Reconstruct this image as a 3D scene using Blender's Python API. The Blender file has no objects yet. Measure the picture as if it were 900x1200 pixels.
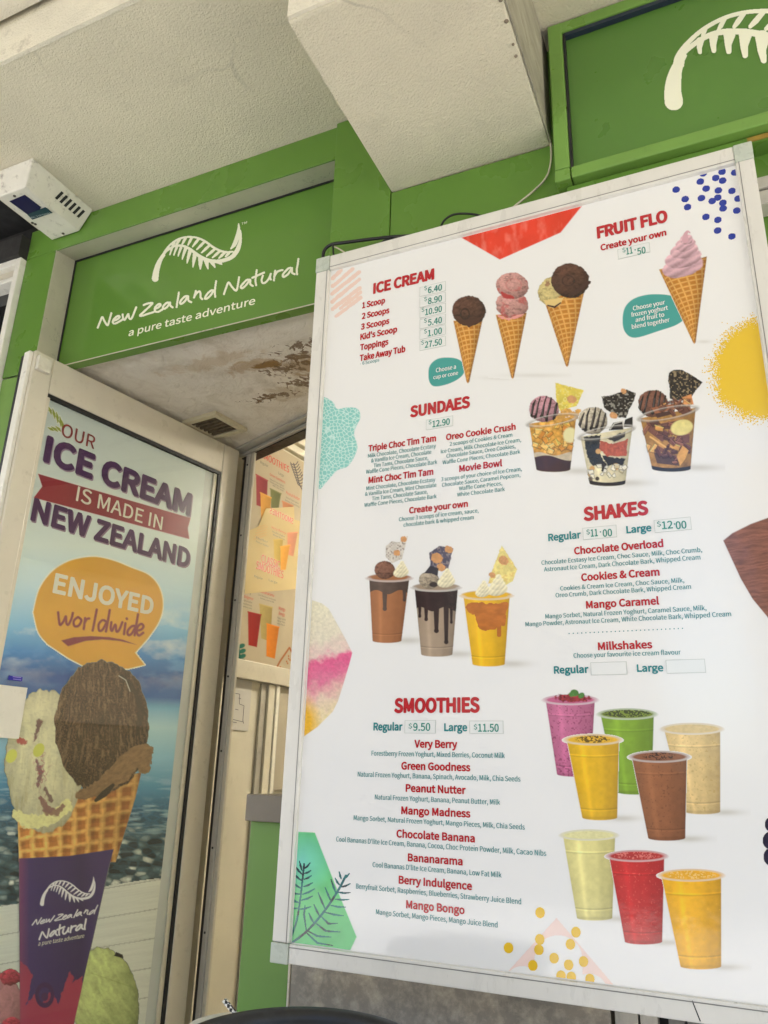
import bpy, bmesh, math, random
import numpy as np
from mathutils import Vector, Matrix
random.seed(7)
S = bpy.context.scene
COL = S.collection

# ------------------------------------------------------------------ camera
# rows: camera right / down / forward, columns: world X, Z, Y
RM = np.array([[0.91111151, 0.02783037, 0.41121927],
               [-0.10807393, -0.94667573, 0.30352113],
               [-0.39773842, 0.32098368, 0.85951942]])
F, CX, CY, EYE = 906.0, 450.0, 600.0, 1.6
CAM = np.array([0.0, 0.0, EYE])
RW = RM[:, [0, 2, 1]]                      # columns world x, y, z
cd = bpy.data.cameras.new("camera")
cam = bpy.data.objects.new("camera", cd); COL.objects.link(cam)
cd.sensor_fit = 'VERTICAL'; cd.sensor_height = 24.0; cd.lens = F / 1200.0 * 24.0
cd.clip_start = 0.02; cd.clip_end = 500
m = Matrix.Identity(4)
for i in range(3):
    m[i][0] = RW[0][i]; m[i][1] = -RW[1][i]; m[i][2] = -RW[2][i]; m[i][3] = CAM[i]
cam.matrix_world = m
S.camera = cam

# ------------------------------------------------------------------ light
SUN_EL, SUN_AZ = math.radians(52), math.radians(25)   # azimuth measured from +Y (into the wall), clockwise
w = bpy.data.worlds.new("World"); S.world = w; w.use_nodes = True
nt = w.node_tree; bg = nt.nodes['Background']
sky = nt.nodes.new('ShaderNodeTexSky'); sky.sky_type = 'NISHITA'; sky.sun_disc = False
sky.sun_elevation = SUN_EL; sky.sun_rotation = SUN_AZ
sky.air_density = 1.0; sky.dust_density = 2.5; sky.ozone_density = 1.0
nt.links.new(sky.outputs[0], bg.inputs[0]); bg.inputs[1].default_value = 0.15
sl = bpy.data.lights.new("sun", 'SUN'); sl.energy = 5.0; sl.angle = math.radians(0.5); sl.color = (1, .965, .91)
sun = bpy.data.objects.new("sun", sl); COL.objects.link(sun)
sd = Vector((math.sin(SUN_AZ) * math.cos(SUN_EL), math.cos(SUN_AZ) * math.cos(SUN_EL), math.sin(SUN_EL)))
sun.rotation_euler = sd.to_track_quat('Z', 'Y').to_euler(); sun.location = (0, -6, 9)
vs = S.view_settings
vs.view_transform = 'Standard'; vs.look = 'None'; vs.gamma = 1; vs.use_curve_mapping = False
vs.exposure = 1.98
S.cycles.max_bounces = 10; S.cycles.diffuse_bounces = 6; S.cycles.transparent_max_bounces = 12
S.cycles.caustics_reflective = False; S.cycles.caustics_refractive = False

# ------------------------------------------------------------------ helpers: geometry of the photograph
def ray(px, py):
    return RW.T @ np.array([(px - CX) / F, (py - CY) / F, 1.0])
def on_y(px, py, y):
    r = ray(px, py); return CAM + r * (y / r[1])
def on_z(px, py, z):
    r = ray(px, py); return CAM + r * ((z - EYE) / r[2])

class Plane:
    """an upright plane: o + u*e + v*z, n points to the viewer's side"""
    def __init__(self, o, e):
        self.o = np.array(o, float); self.e = np.array(e, float) / np.linalg.norm(e)
        self.z = np.array([0, 0, 1.0]); self.n = np.cross(self.e, self.z)
        if self.n @ (CAM - self.o) < 0: self.n = -self.n
    def p(self, u, v, off=0.0):
        return self.o + self.e * u + self.z * v + self.n * off
    def uv(self, px, py):
        r = ray(px, py); t = ((self.o - CAM) @ self.n) / (r @ self.n); q = CAM + r * t - self.o
        return q @ self.e, q[2]
    def uvs(self, X, Y):
        d = np.stack([(X - CX) / F, (Y - CY) / F, np.ones_like(X)], -1) @ RW
        t = ((self.o - CAM) @ self.n) / (d @ self.n); q = CAM + d * t[..., None] - self.o
        return q @ self.e, q[..., 2]
    def u_at(self, x, v):
        k = (x - CX) / F; a = RW[0] - k * RW[2]; b = self.o + self.z * v - CAM
        return -(a @ b) / (a @ self.e)
    def px(self, px, py, off=0.0):
        u, v = self.uv(px, py); return self.p(u, v, off)

# ------------------------------------------------------------------ helpers: objects
def wloc(o):
    v = Vector((0, 0, 0))
    while o is not None: v += o.location; o = o.parent
    return v
def tag(o, label=None, cat=None, group=None, kind=None):
    if label: o['label'] = label
    if cat: o['category'] = cat
    if group: o['group'] = group
    if kind: o['kind'] = kind
    return o
def thing(name, loc, label, cat, group=None):
    o = bpy.data.objects.new(name, None); COL.objects.link(o); o.location = Vector([float(c) for c in loc]); o.empty_display_size = .1
    return tag(o, label, cat, group)

class MB:
    def __init__(self): self.v = []; self.f = []; self.m = []; self.s = []
    def face(self, pts, mi=0, smooth=False):
        b = len(self.v); self.v += [tuple(float(c) for c in p) for p in pts]; self.f.append(tuple(range(b, b + len(pts)))); self.m.append(mi); self.s.append(smooth)
    def hexa(self, p, mi=0):
        """8 points: bottom 4 then top 4"""
        b = len(self.v); self.v += [tuple(float(c) for c in q) for q in p]
        for f in ((3, 2, 1, 0), (4, 5, 6, 7), (0, 1, 5, 4), (1, 2, 6, 5), (2, 3, 7, 6), (3, 0, 4, 7)):
            self.f.append(tuple(b + i for i in f)); self.m.append(mi); self.s.append(False)
        return self
    def box(self, a, c, mi=0):
        x0, y0, z0 = a; x1, y1, z1 = c
        return self.hexa([(x0, y0, z0), (x1, y0, z0), (x1, y1, z0), (x0, y1, z0), (x0, y0, z1), (x1, y0, z1), (x1, y1, z1), (x0, y1, z1)], mi)
    def slab(self, pl, u0, u1, v0, v1, d0, d1, mi=0):
        """a block lying on a plane between offsets d0 < d1 along its normal"""
        P = [pl.p(u, v, d) for v in (v0, v1) for (u, d) in ((u0, d1), (u1, d1), (u1, d0), (u0, d0))]
        return self.hexa(P, mi)
    def prism(self, pts, d, mi=0):
        n = len(pts); d = np.array(d); b = len(self.v)
        self.v += [tuple(float(c) for c in p) for p in pts] + [tuple(float(c) for c in np.array(p) + d) for p in pts]
        fs = [tuple(b + i for i in range(n)), tuple(b + n + i for i in reversed(range(n)))]
        fs += [(b + i, b + n + i, b + n + (i + 1) % n, b + (i + 1) % n) for i in range(n)]
        for f in fs: self.f.append(f); self.m.append(mi); self.s.append(False)
        return self
    def tube(self, pts, r, mi=0, n=8, caps=True):
        pts = [np.array(p, float) for p in pts]; b = len(self.v); rs = r if hasattr(r, '__len__') else [r] * len(pts)
        up = np.array([0.03, .2, 1.0])
        for i, p in enumerate(pts):
            t = pts[min(i + 1, len(pts) - 1)] - pts[max(i - 1, 0)]; t /= np.linalg.norm(t)
            a = np.cross(t, up); 
            if np.linalg.norm(a) < .05: a = np.cross(t, (1, 0, 0))
            a /= np.linalg.norm(a); c = np.cross(t, a)
            for k in range(n):
                th = 2 * math.pi * k / n; self.v.append(tuple(p + (a * math.cos(th) + c * math.sin(th)) * rs[i]))
        for i in range(len(pts) - 1):
            for k in range(n):
                self.f.append((b + i * n + k, b + i * n + (k + 1) % n, b + (i + 1) * n + (k + 1) % n, b + (i + 1) * n + k)); self.m.append(mi); self.s.append(True)
        if caps:
            self.f.append(tuple(b + k for k in reversed(range(n)))); self.m.append(mi); self.s.append(False)
            e = b + (len(pts) - 1) * n; self.f.append(tuple(e + k for k in range(n))); self.m.append(mi); self.s.append(False)
        return self
    def lathe(self, c, prof, mi=0, n=48):
        """prof: (radius, z) list round the vertical axis through c"""
        b = len(self.v)
        for r, z in prof:
            for k in range(n):
                th = 2 * math.pi * k / n; self.v.append((c[0] + r * math.cos(th), c[1] + r * math.sin(th), c[2] + z))
        for i in range(len(prof) - 1):
            for k in range(n):
                self.f.append((b + i * n + k, b + i * n + (k + 1) % n, b + (i + 1) * n + (k + 1) % n, b + (i + 1) * n + k)); self.m.append(mi); self.s.append(True)
        return self
    def build(self, name, mats, parent=None, bevel=0.0, fix=True):
        mats = mats if isinstance(mats, (list, tuple)) else [mats]
        V = np.array(self.v, float)
        if parent is None:
            base = Vector(((V[:, 0].min() + V[:, 0].max()) / 2, (V[:, 1].min() + V[:, 1].max()) / 2, V[:, 2].min()))
        else: base = wloc(parent)
        me = bpy.data.meshes.new(name)
        me.from_pydata([tuple(p) for p in (V - np.array(base))], [], self.f)
        for mt in mats: me.materials.append(mt)
        me.polygons.foreach_set('material_index', self.m); me.polygons.foreach_set('use_smooth', self.s)
        if fix or bevel:
            bm = bmesh.new(); bm.from_mesh(me)
            if fix: bmesh.ops.recalc_face_normals(bm, faces=bm.faces)
            if bevel:
                ed = [e for e in bm.edges if len(e.link_faces) == 2 and e.calc_face_angle(0) > .5]
                bmesh.ops.bevel(bm, geom=ed, offset=bevel, segments=2, affect='EDGES', profile=.6)
            bm.to_mesh(me); bm.free()
        me.update()
        o = bpy.data.objects.new(name, me); COL.objects.link(o)
        if parent is None: o.location = base
        else: o.parent = parent
        return o

# ------------------------------------------------------------------ materials
def lin(c):
    a = np.asarray(c, float) / 255.0
    return np.where(a <= .04045, a / 12.92, ((a + .055) / 1.055) ** 2.4)
MATS = {}
def newmat(name):
    mt = bpy.data.materials.new(name); mt.use_nodes = True; t = mt.node_tree
    return mt, t, t.nodes['Principled BSDF']
def N(t, typ, **kw):
    n = t.nodes.new(typ)
    for k, v in kw.items():
        if k in n.inputs: n.inputs[k].default_value = v
        else: setattr(n, k, v)
    return n
def ramp(t, src, stops, interp='LINEAR'):
    r = t.nodes.new('ShaderNodeValToRGB'); r.color_ramp.interpolation = interp
    e = r.color_ramp.elements
    while len(e) < len(stops): e.new(.5)
    for el, (p, c) in zip(e, stops): el.position = p; el.color = (*c, 1) if len(c) == 3 else c
    t.links.new(src, r.inputs[0]); return r
def coords(t, scale=(1, 1, 1)):
    tc = t.nodes.new('ShaderNodeNewGeometry'); mp = t.nodes.new('ShaderNodeMapping'); mp.inputs['Scale'].default_value = scale
    t.links.new(tc.outputs['Position'], mp.inputs[0]); return mp.outputs[0]
def mixc(t, fac, a, b, mode='MIX'):
    mx = t.nodes.new('ShaderNodeMix'); mx.data_type = 'RGBA'; mx.blend_type = mode
    for s, v in ((mx.inputs[0], fac), (mx.inputs[6], a), (mx.inputs[7], b)):
        if isinstance(v, bpy.types.NodeSocket): t.links.new(v, s)
        elif isinstance(v, (int, float)): s.default_value = v
        else: s.default_value = (*v, 1)
    return mx.outputs[2]
def painted(name, col, rough=.4, var=.12, scale=6, dirt=None, dirt_amt=.3, dirt_scale=25, bump=.0, bscale=200, spec=.5, stretch=(1, 1, 1), coat=0, metal=0, crack=0.0, ckscale=5):
    """paint with uneven tone, specks of dirt and a fine surface bump"""
    mt, t, b = newmat(name)
    c = coords(t, stretch)
    n1 = N(t, 'ShaderNodeTexNoise', Scale=scale, Detail=6.0, Roughness=.6); t.links.new(c, n1.inputs[0])
    col = np.array(col)
    r = ramp(t, n1.outputs[0], [(.3, tuple(col * (1 - var))), (.7, tuple(np.minimum(col * (1 + var), .95)))])
    out = r.outputs[0]
    if dirt is not None:
        n2 = N(t, 'ShaderNodeTexNoise', Scale=dirt_scale, Detail=9.0, Roughness=.72); t.links.new(c, n2.inputs[0])
        r2 = ramp(t, n2.outputs[0], [(.56, (0, 0, 0)), (.78, (dirt_amt,) * 3)])
        out = mixc(t, r2.outputs[0], out, dirt)
    if crack:
        nd = N(t, 'ShaderNodeTexNoise', Scale=ckscale * 2.2, Detail=5.0); t.links.new(c, nd.inputs[0])
        wp = t.nodes.new('ShaderNodeVectorMath'); wp.operation = 'MULTIPLY_ADD'; t.links.new(nd.outputs['Color'], wp.inputs[0]); wp.inputs[1].default_value = (.10, .10, .10); t.links.new(c, wp.inputs[2])
        vo = N(t, 'ShaderNodeTexVoronoi', Scale=ckscale); vo.feature = 'DISTANCE_TO_EDGE'; t.links.new(wp.outputs[0], vo.inputs[0])
        rc_ = ramp(t, vo.outputs[0], [(.004, (1, 1, 1)), (.011, (0, 0, 0))])
        nm = N(t, 'ShaderNodeTexNoise', Scale=ckscale * .7, Detail=2.0); t.links.new(c, nm.inputs[0]); rm_ = ramp(t, nm.outputs[0], [(.56, (0, 0, 0)), (.66, (crack,) * 3)])
        fc_ = t.nodes.new('ShaderNodeMath'); fc_.operation = 'MULTIPLY'; t.links.new(rc_.outputs[0], fc_.inputs[0]); t.links.new(rm_.outputs[0], fc_.inputs[1])
        out = mixc(t, fc_.outputs[0], out, tuple(col * .35))
    t.links.new(out, b.inputs['Base Color'])
    n3 = N(t, 'ShaderNodeTexNoise', Scale=scale * 2.3, Detail=4.0); t.links.new(c, n3.inputs[0])
    rr = ramp(t, n3.outputs[0], [(.3, (max(rough - .1, .02),) * 3), (.7, (min(rough + .1, 1),) * 3)]); t.links.new(rr.outputs[0], b.inputs['Roughness'])
    b.inputs['Specular IOR Level'].default_value = spec; b.inputs['Coat Weight'].default_value = coat; b.inputs['Metallic'].default_value = metal
    if bump:
        n4 = N(t, 'ShaderNodeTexNoise', Scale=bscale, Detail=3.0, Roughness=.55); t.links.new(c, n4.inputs[0])
        bp = N(t, 'ShaderNodeBump', Strength=bump, Distance=.004); t.links.new(n4.outputs[0], bp.inputs['Height']); t.links.new(bp.outputs[0], b.inputs['Normal'])
    return mt
def flat(name, col, rough=.35, spec=.5, coat=0.0):
    mt, t, b = newmat(name); b.inputs['Base Color'].default_value = (*col, 1); b.inputs['Roughness'].default_value = rough
    b.inputs['Specular IOR Level'].default_value = spec; b.inputs['Coat Weight'].default_value = coat
    return mt

WHITE = np.array([.80, .79, .765])           # laminate white of the board
M_plaster = painted('stippled_plaster', (.68, .625, .47), .85, .06, 3, (.44, .40, .30), .35, 7, .9, 210, .2, crack=.5, ckscale=2.2)
M_plaster2 = painted('weathered_plaster', (.74, .69, .55), .8, .1, 7, (.2, .16, .1), .6, 14, .8, 150, .2, crack=.8, ckscale=5)
M_green = painted('green_paint', (.118, .245, .038), .30, .07, 2.2, (.07, .16, .022), .07, 40, .04, 60, .4)
M_green_l = painted('light_green_paint', (.165, .315, .06), .35, .06, 7, (.07, .14, .03), .3, 40, .05, 90, .5)
M_green_d = painted('sign_green_paint', (.095, .215, .038), .33, .05, 5, (.05, .12, .02), .12, 40, .03, 70, .5)
M_signgreen = painted('sign_green_gloss', (.122, .255, .042), .16, .03, 3, None, bump=.015, bscale=9, spec=.5)
M_frame = painted('cream_frame_paint', (.56, .515, .41), .4, .07, 9, (.25, .2, .13), .45, 22, .05, 120, .5, crack=.8, ckscale=14)
M_door = painted('door_frame_enamel', (.66, .615, .50), .35, .04, 6, (.2, .16, .1), .3, 26, .03, 100, .5)
M_alum = painted('white_aluminium', (.70, .675, .61), .33, .05, 14, (.3, .27, .21), .35, 40, .02, 200, .5, (1, 1, .35))
M_corner = painted('corner_plastic', (.48, .52, .44), .3, .08, 30, (.15, .17, .13), .5, 60)
M_black = painted('black_rubber', (.012, .012, .013), .5, .2, 20)
M_cable = painted('cable_rubber', (.010, .010, .011), .42, .2, 40)
M_wire = painted('cream_wire', (.55, .5, .38), .5, .1, 30)
M_dark = painted('dark_gap', (.01, .01, .01), .7, .2, 20)
M_metal = painted('worn_aluminium', (.46, .44, .385), .38, .1, 12, (.2, .17, .13), .5, 45, .06, 160, .5, metal=.15)
M_cream = painted('cream_wall', (.66, .62, .50), .6, .05, 4, (.35, .3, .2), .3, 12, .08, 90, .3)
M_sill = painted('grey_sill', (.175, .148, .108), .5, .08, 9, (.1, .09, .07), .4, 40)
M_whitepaint = painted('white_gloss_paint', (.80, .775, .68), .35, .04, 9, (.4, .36, .27), .4, 35, .06, 110)
M_beige = painted('beige_panel', (.42, .33, .22), .5, .08, 7)
M_pic_soft = None

def board_surface(mt, t, b, rough=.10):
    """glossy laminate: slightly rippled film"""
    b.inputs['Roughness'].default_value = rough; b.inputs['Specular IOR Level'].default_value = .56
    c = coords(t); n = N(t, 'ShaderNodeTexNoise', Scale=28.0, Detail=4.0, Roughness=.6); t.links.new(c, n.inputs[0])
    bp = N(t, 'ShaderNodeBump', Strength=.12, Distance=.002); t.links.new(n.outputs[0], bp.inputs['Height']); t.links.new(bp.outputs[0], b.inputs['Normal'])
def film(name, col, rough=.10):
    mt, t, b = newmat(name); b.inputs['Base Color'].default_value = (*[float(c) for c in col], 1); board_surface(mt, t, b, rough); return mt
def printed(name, rough=.10):
    mt, t, b = newmat(name); a = N(t, 'ShaderNodeAttribute', attribute_name='ink'); t.links.new(a.outputs['Color'], b.inputs['Base Color'])
    board_surface(mt, t, b, rough); return mt
M_panel = film('white_laminate', WHITE)
M_print = printed('printed_film')
M_red = film('red_ink', lin((176, 32, 40)) * 1.05)
M_teal = film('teal_ink', lin((44, 128, 130)) * 1.05)
M_tealtxt = film('teal_text_ink', lin((58, 136, 136)))
M_bubble = film('teal_bubble_ink', lin((66, 158, 148)))
M_white_ink = film('white_ink', (.82, .81, .79))
M_line = film('grey_hairline', lin((198, 202, 196)))
M_tag = film('price_tag_film', (.765, .77, .745)); M_price = film('price_ink', lin((56, 138, 122)))

# ------------------------------------------------------------------ 2-D painting tools (for printed pictures)
def hsh(i, j, s):
    v = np.sin(i * 127.1 + j * 311.7 + s * 74.7) * 43758.5453
    return v - np.floor(v)
def vnoise(x, y, s=0):
    i = np.floor(x); j = np.floor(y); u = x - i; v = y - j; u = u * u * (3 - 2 * u); v = v * v * (3 - 2 * v)
    return (hsh(i, j, s) * (1 - u) + hsh(i + 1, j, s) * u) * (1 - v) + (hsh(i, j + 1, s) * (1 - u) + hsh(i + 1, j + 1, s) * u) * v
def fbm(x, y, s=0, o=4):
    t = 0; a = .5; k = 0
    for q in range(o): t = t + a * vnoise(x, y, s + q * 13); k += a; x = x * 2.03 + 5.1; y = y * 2.03 + 1.7; a *= .5
    return t / k
def worley(x, y, s=0):
    i0 = np.floor(x); j0 = np.floor(y); d1 = np.full_like(x, 9.); d2 = np.full_like(x, 9.); idn = np.zeros_like(x)
    for a in (-1, 0, 1):
        for b in (-1, 0, 1):
            i = i0 + a; j = j0 + b; d = np.hypot(i + hsh(i, j, s) - x, j + hsh(i, j, s + 5) - y); r = hsh(i, j, s + 9)
            n = d < d1; d2 = np.where(n, d1, np.minimum(d2, d)); idn = np.where(n, r, idn); d1 = np.where(n, d, d1)
    return d1, d2, idn
def sd_poly(X, Y, pts):
    d = np.full(X.shape, 1e9); ins = np.zeros(X.shape, bool); n = len(pts)
    for k in range(n):
        ax, ay = pts[k]; bx, by = pts[(k + 1) % n]; ex, ey = bx - ax, by - ay
        t = np.clip(((X - ax) * ex + (Y - ay) * ey) / (ex * ex + ey * ey + 1e-9), 0, 1)
        d = np.minimum(d, np.hypot(X - ax - t * ex, Y - ay - t * ey))
        c = ((ay > Y) != (by > Y)) & (X < ex * (Y - ay) / (ey if abs(ey) > 1e-9 else 1e-9) + ax); ins ^= c
    return np.where(ins, -d, d)
def sd_ell(X, Y, cx, cy, rx, ry, rot=0):
    c, s = math.cos(rot), math.sin(rot); x = (X - cx) * c + (Y - cy) * s; y = -(X - cx) * s + (Y - cy) * c
    k = np.hypot(x / rx, y / ry); return (k - 1) * min(rx, ry)
def sd_stroke(X, Y, pts, r=None):
    """pts: (x, y) or (x, y, r)"""
    d = np.full(X.shape, 1e9)
    P = [(p[0], p[1], p[2] if len(p) > 2 else r) for p in pts]
    if len(P) == 1: P = P * 2
    for (ax, ay, ar), (bx, by, br) in zip(P[:-1], P[1:]):
        ex, ey = bx - ax, by - ay; t = np.clip(((X - ax) * ex + (Y - ay) * ey) / (ex * ex + ey * ey + 1e-9), 0, 1)
        d = np.minimum(d, np.hypot(X - ax - t * ex, Y - ay - t * ey) - (ar + (br - ar) * t))
    return d
def smooth_pts(pts, n=6, closed=False):
    """Catmull-Rom through the points"""
    P = [np.array(p, float) for p in pts]; out = []
    L = len(P); rng = range(L) if closed else range(L - 1)
    for i in rng:
        p1, p2 = P[i], P[(i + 1) % L]; p0 = P[i - 1] if (closed or i) else p1; p3 = P[(i + 2) % L] if (closed or i + 2 < L) else p2
        for k in range(n):
            t = k / n; out.append(tuple(.5 * ((2 * p1) + (p2 - p0) * t + (2 * p0 - 5 * p1 + 4 * p2 - p3) * t * t + (3 * p1 - p0 - 3 * p2 + p3) * t ** 3)))
    if not closed: out.append(tuple(P[-1]))
    return out

class Canvas:
    """a fine sheet of coloured facets printed on a plane"""
    def __init__(self, x0, y0, x1, y1, step=.7):
        self.nx = int((x1 - x0) / step) + 1; self.ny = int((y1 - y0) / step) + 1; self.step = step
        self.X, self.Y = np.meshgrid(x0 + np.arange(self.nx) * step, y0 + np.arange(self.ny) * step)
        self.c = np.tile(WHITE, (self.ny, self.nx, 1)); self.a = np.zeros((self.ny, self.nx))
    def paint(self, sd, col, soft=.9, op=1.0):
        k = np.clip(.5 - sd / soft, 0, 1) * op; col = np.asarray(col, float)
        self.c = self.c * (1 - k[..., None]) + col * k[..., None]; self.a = np.maximum(self.a, np.clip(.5 - sd / soft, 0, 1)); return self
    def tint(self, k, col):
        k = np.clip(k, 0, 1)
        self.c = self.c * (1 - k[..., None]) + np.asarray(col, float) * k[..., None]; return self
    def shadow(self, cx, cy, rx, ry, k=.3, col=(150, 140, 115)):
        q = np.exp(-(((self.X - cx) / rx) ** 2 + ((self.Y - cy) / ry) ** 2)) * k; self.tint(q, lin(col)); self.a = np.maximum(self.a, (q > .006) * 1.0)
    COUNT = 0
    def build(self, name, pl, off, parent, mat=None, clip=None, gain=1.0):
        Canvas.COUNT += 1; off = off * (.4 if pl is globals().get('pb') else 1) + (Canvas.COUNT % 120) * 2e-6
        X, Y = self.X, self.Y; keep = self.a > .3
        q = keep[:-1, :-1] | keep[1:, :-1] | keep[:-1, 1:] | keep[1:, 1:]
        U, V = pl.uvs(X, Y)
        if clip is not None:
            u0, u1, v0, v1 = clip; U = np.clip(U, u0, u1); V = np.clip(V, v0, v1)
        P = pl.o + U[..., None] * pl.e + V[..., None] * pl.z + pl.n * off
        idx = np.arange(self.nx * self.ny).reshape(self.ny, self.nx)
        if clip is not None:
            ar = np.abs((U[:-1, 1:] - U[:-1, :-1])) > 1e-7; ar &= np.abs((V[1:, :-1] - V[:-1, :-1])) > 1e-7; q &= ar
        quads = np.stack([idx[:-1, :-1][q], idx[1:, :-1][q], idx[1:, 1:][q], idx[:-1, 1:][q]], -1)
        used = np.unique(quads); rm = np.full(idx.size, -1); rm[used] = np.arange(len(used)); quads = rm[quads]
        base = np.array(wloc(parent)) if parent is not None else P.reshape(-1, 3)[used].mean(0)
        vv = P.reshape(-1, 3)[used] - base
        me = bpy.data.meshes.new(name); me.vertices.add(len(vv)); me.vertices.foreach_set('co', vv.ravel())
        me.loops.add(quads.size); me.loops.foreach_set('vertex_index', quads.ravel().astype(np.int32))
        me.polygons.add(len(quads)); me.polygons.foreach_set('loop_start', np.arange(0, quads.size, 4, dtype=np.int32))
        me.update(calc_edges=True)
        ca = me.color_attributes.new('ink', 'FLOAT_COLOR', 'POINT')
        rgba = np.ones((len(used), 4)); rgba[:, :3] = np.clip(self.c.reshape(-1, 3)[used] * gain, .003, .9); ca.data.foreach_set('color', rgba.ravel().astype(np.float32))
        me.materials.append(mat or M_print)
        if len(quads) and (Vector(me.polygons[0].normal) @ Vector(pl.n)) < 0: me.flip_normals()
        o = bpy.data.objects.new(name, me); COL.objects.link(o)
        if parent is not None: o.parent = parent
        else: o.location = base
        return o

# ------------------------------------------------------------------ lettering
import os
try: SANS = bpy.data.fonts.load(os.path.join(bpy.utils.system_resource('DATAFILES', path='fonts'), 'Noto Sans CJK Regular.woff2'))   # Blender's own fallback typeface
except Exception: SANS = None
def glyph_mesh(s, bold):
    cu = bpy.data.curves.new('lettering', 'FONT'); cu.body = s
    if SANS: cu.font = SANS
    cu.size = 1.0; cu.offset = bold; cu.resolution_u = 4
    o = bpy.data.objects.new('lettering', cu); COL.objects.link(o)
    dg = bpy.context.evaluated_depsgraph_get(); me = o.evaluated_get(dg).to_mesh()
    V = np.array([v.co[:] for v in me.vertices]); Fc = [tuple(p.vertices) for p in me.polygons]
    o.evaluated_get(dg).to_mesh_clear(); bpy.data.objects.remove(o); bpy.data.curves.remove(cu)
    return V, Fc
CAP = {}
def text(mb, pl, s, xl, xr, yb, h, mi=0, bold=.012, off=.0008, mirror=False, shear=0.0):
    """letters s on plane pl: left / right ends xl, xr, baseline yb and cap height h at the middle (photo pixels);
    bold is the extra stem width as a share of the cap height"""
    if 'H' not in CAP: CAP['H'] = glyph_mesh('H', 0)[0][:, 1].max()
    if s not in CAP: CAP[s] = glyph_mesh(s, 0)
    V, Fc = CAP[s]; xm = (xl + xr) / 2
    _, vb = pl.uv(xm, yb); _, vt = pl.uv(xm, yb - h); H = vt - vb
    u0 = pl.u_at(xl, vb); u1 = pl.u_at(xr, vb)
    a, b = V[:, 0].min(), V[:, 0].max(); tx = (V[:, 0] - a) / (b - a)
    if mirror: tx = 1 - tx
    ex = max(bold - .012, 0) * H * 1.25; ey = ex * .5          # stems thickened by stacking shifted letters
    k = (H - 2 * ey) / CAP['H']
    sh = [(0, 0)] if ex <= 1e-6 else [(-ex, 0), (ex, 0)] if ex < .03 * H else [(-ex, -ey), (ex, -ey), (-ex, ey), (ex, ey), (0, 0)]
    flip = np.cross(pl.e * (u1 - u0) * (-1 if mirror else 1), pl.z) @ pl.n < 0
    sg = 1 if u1 > u0 else -1
    for q, (dx, dy) in enumerate(sh):
        U = u0 + sg * ex + tx * (u1 - u0 - 2 * sg * ex) + dx + shear * V[:, 1] * k; W = vb + ey + V[:, 1] * k + dy
        bi = len(mb.v)
        for u, v in zip(U, W): mb.v.append(tuple(pl.p(u, v, off + q * .000012)))
        for f in Fc: mb.f.append(tuple(bi + i for i in (reversed(f) if flip else f))); mb.m.append(mi); mb.s.append(False)

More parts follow.
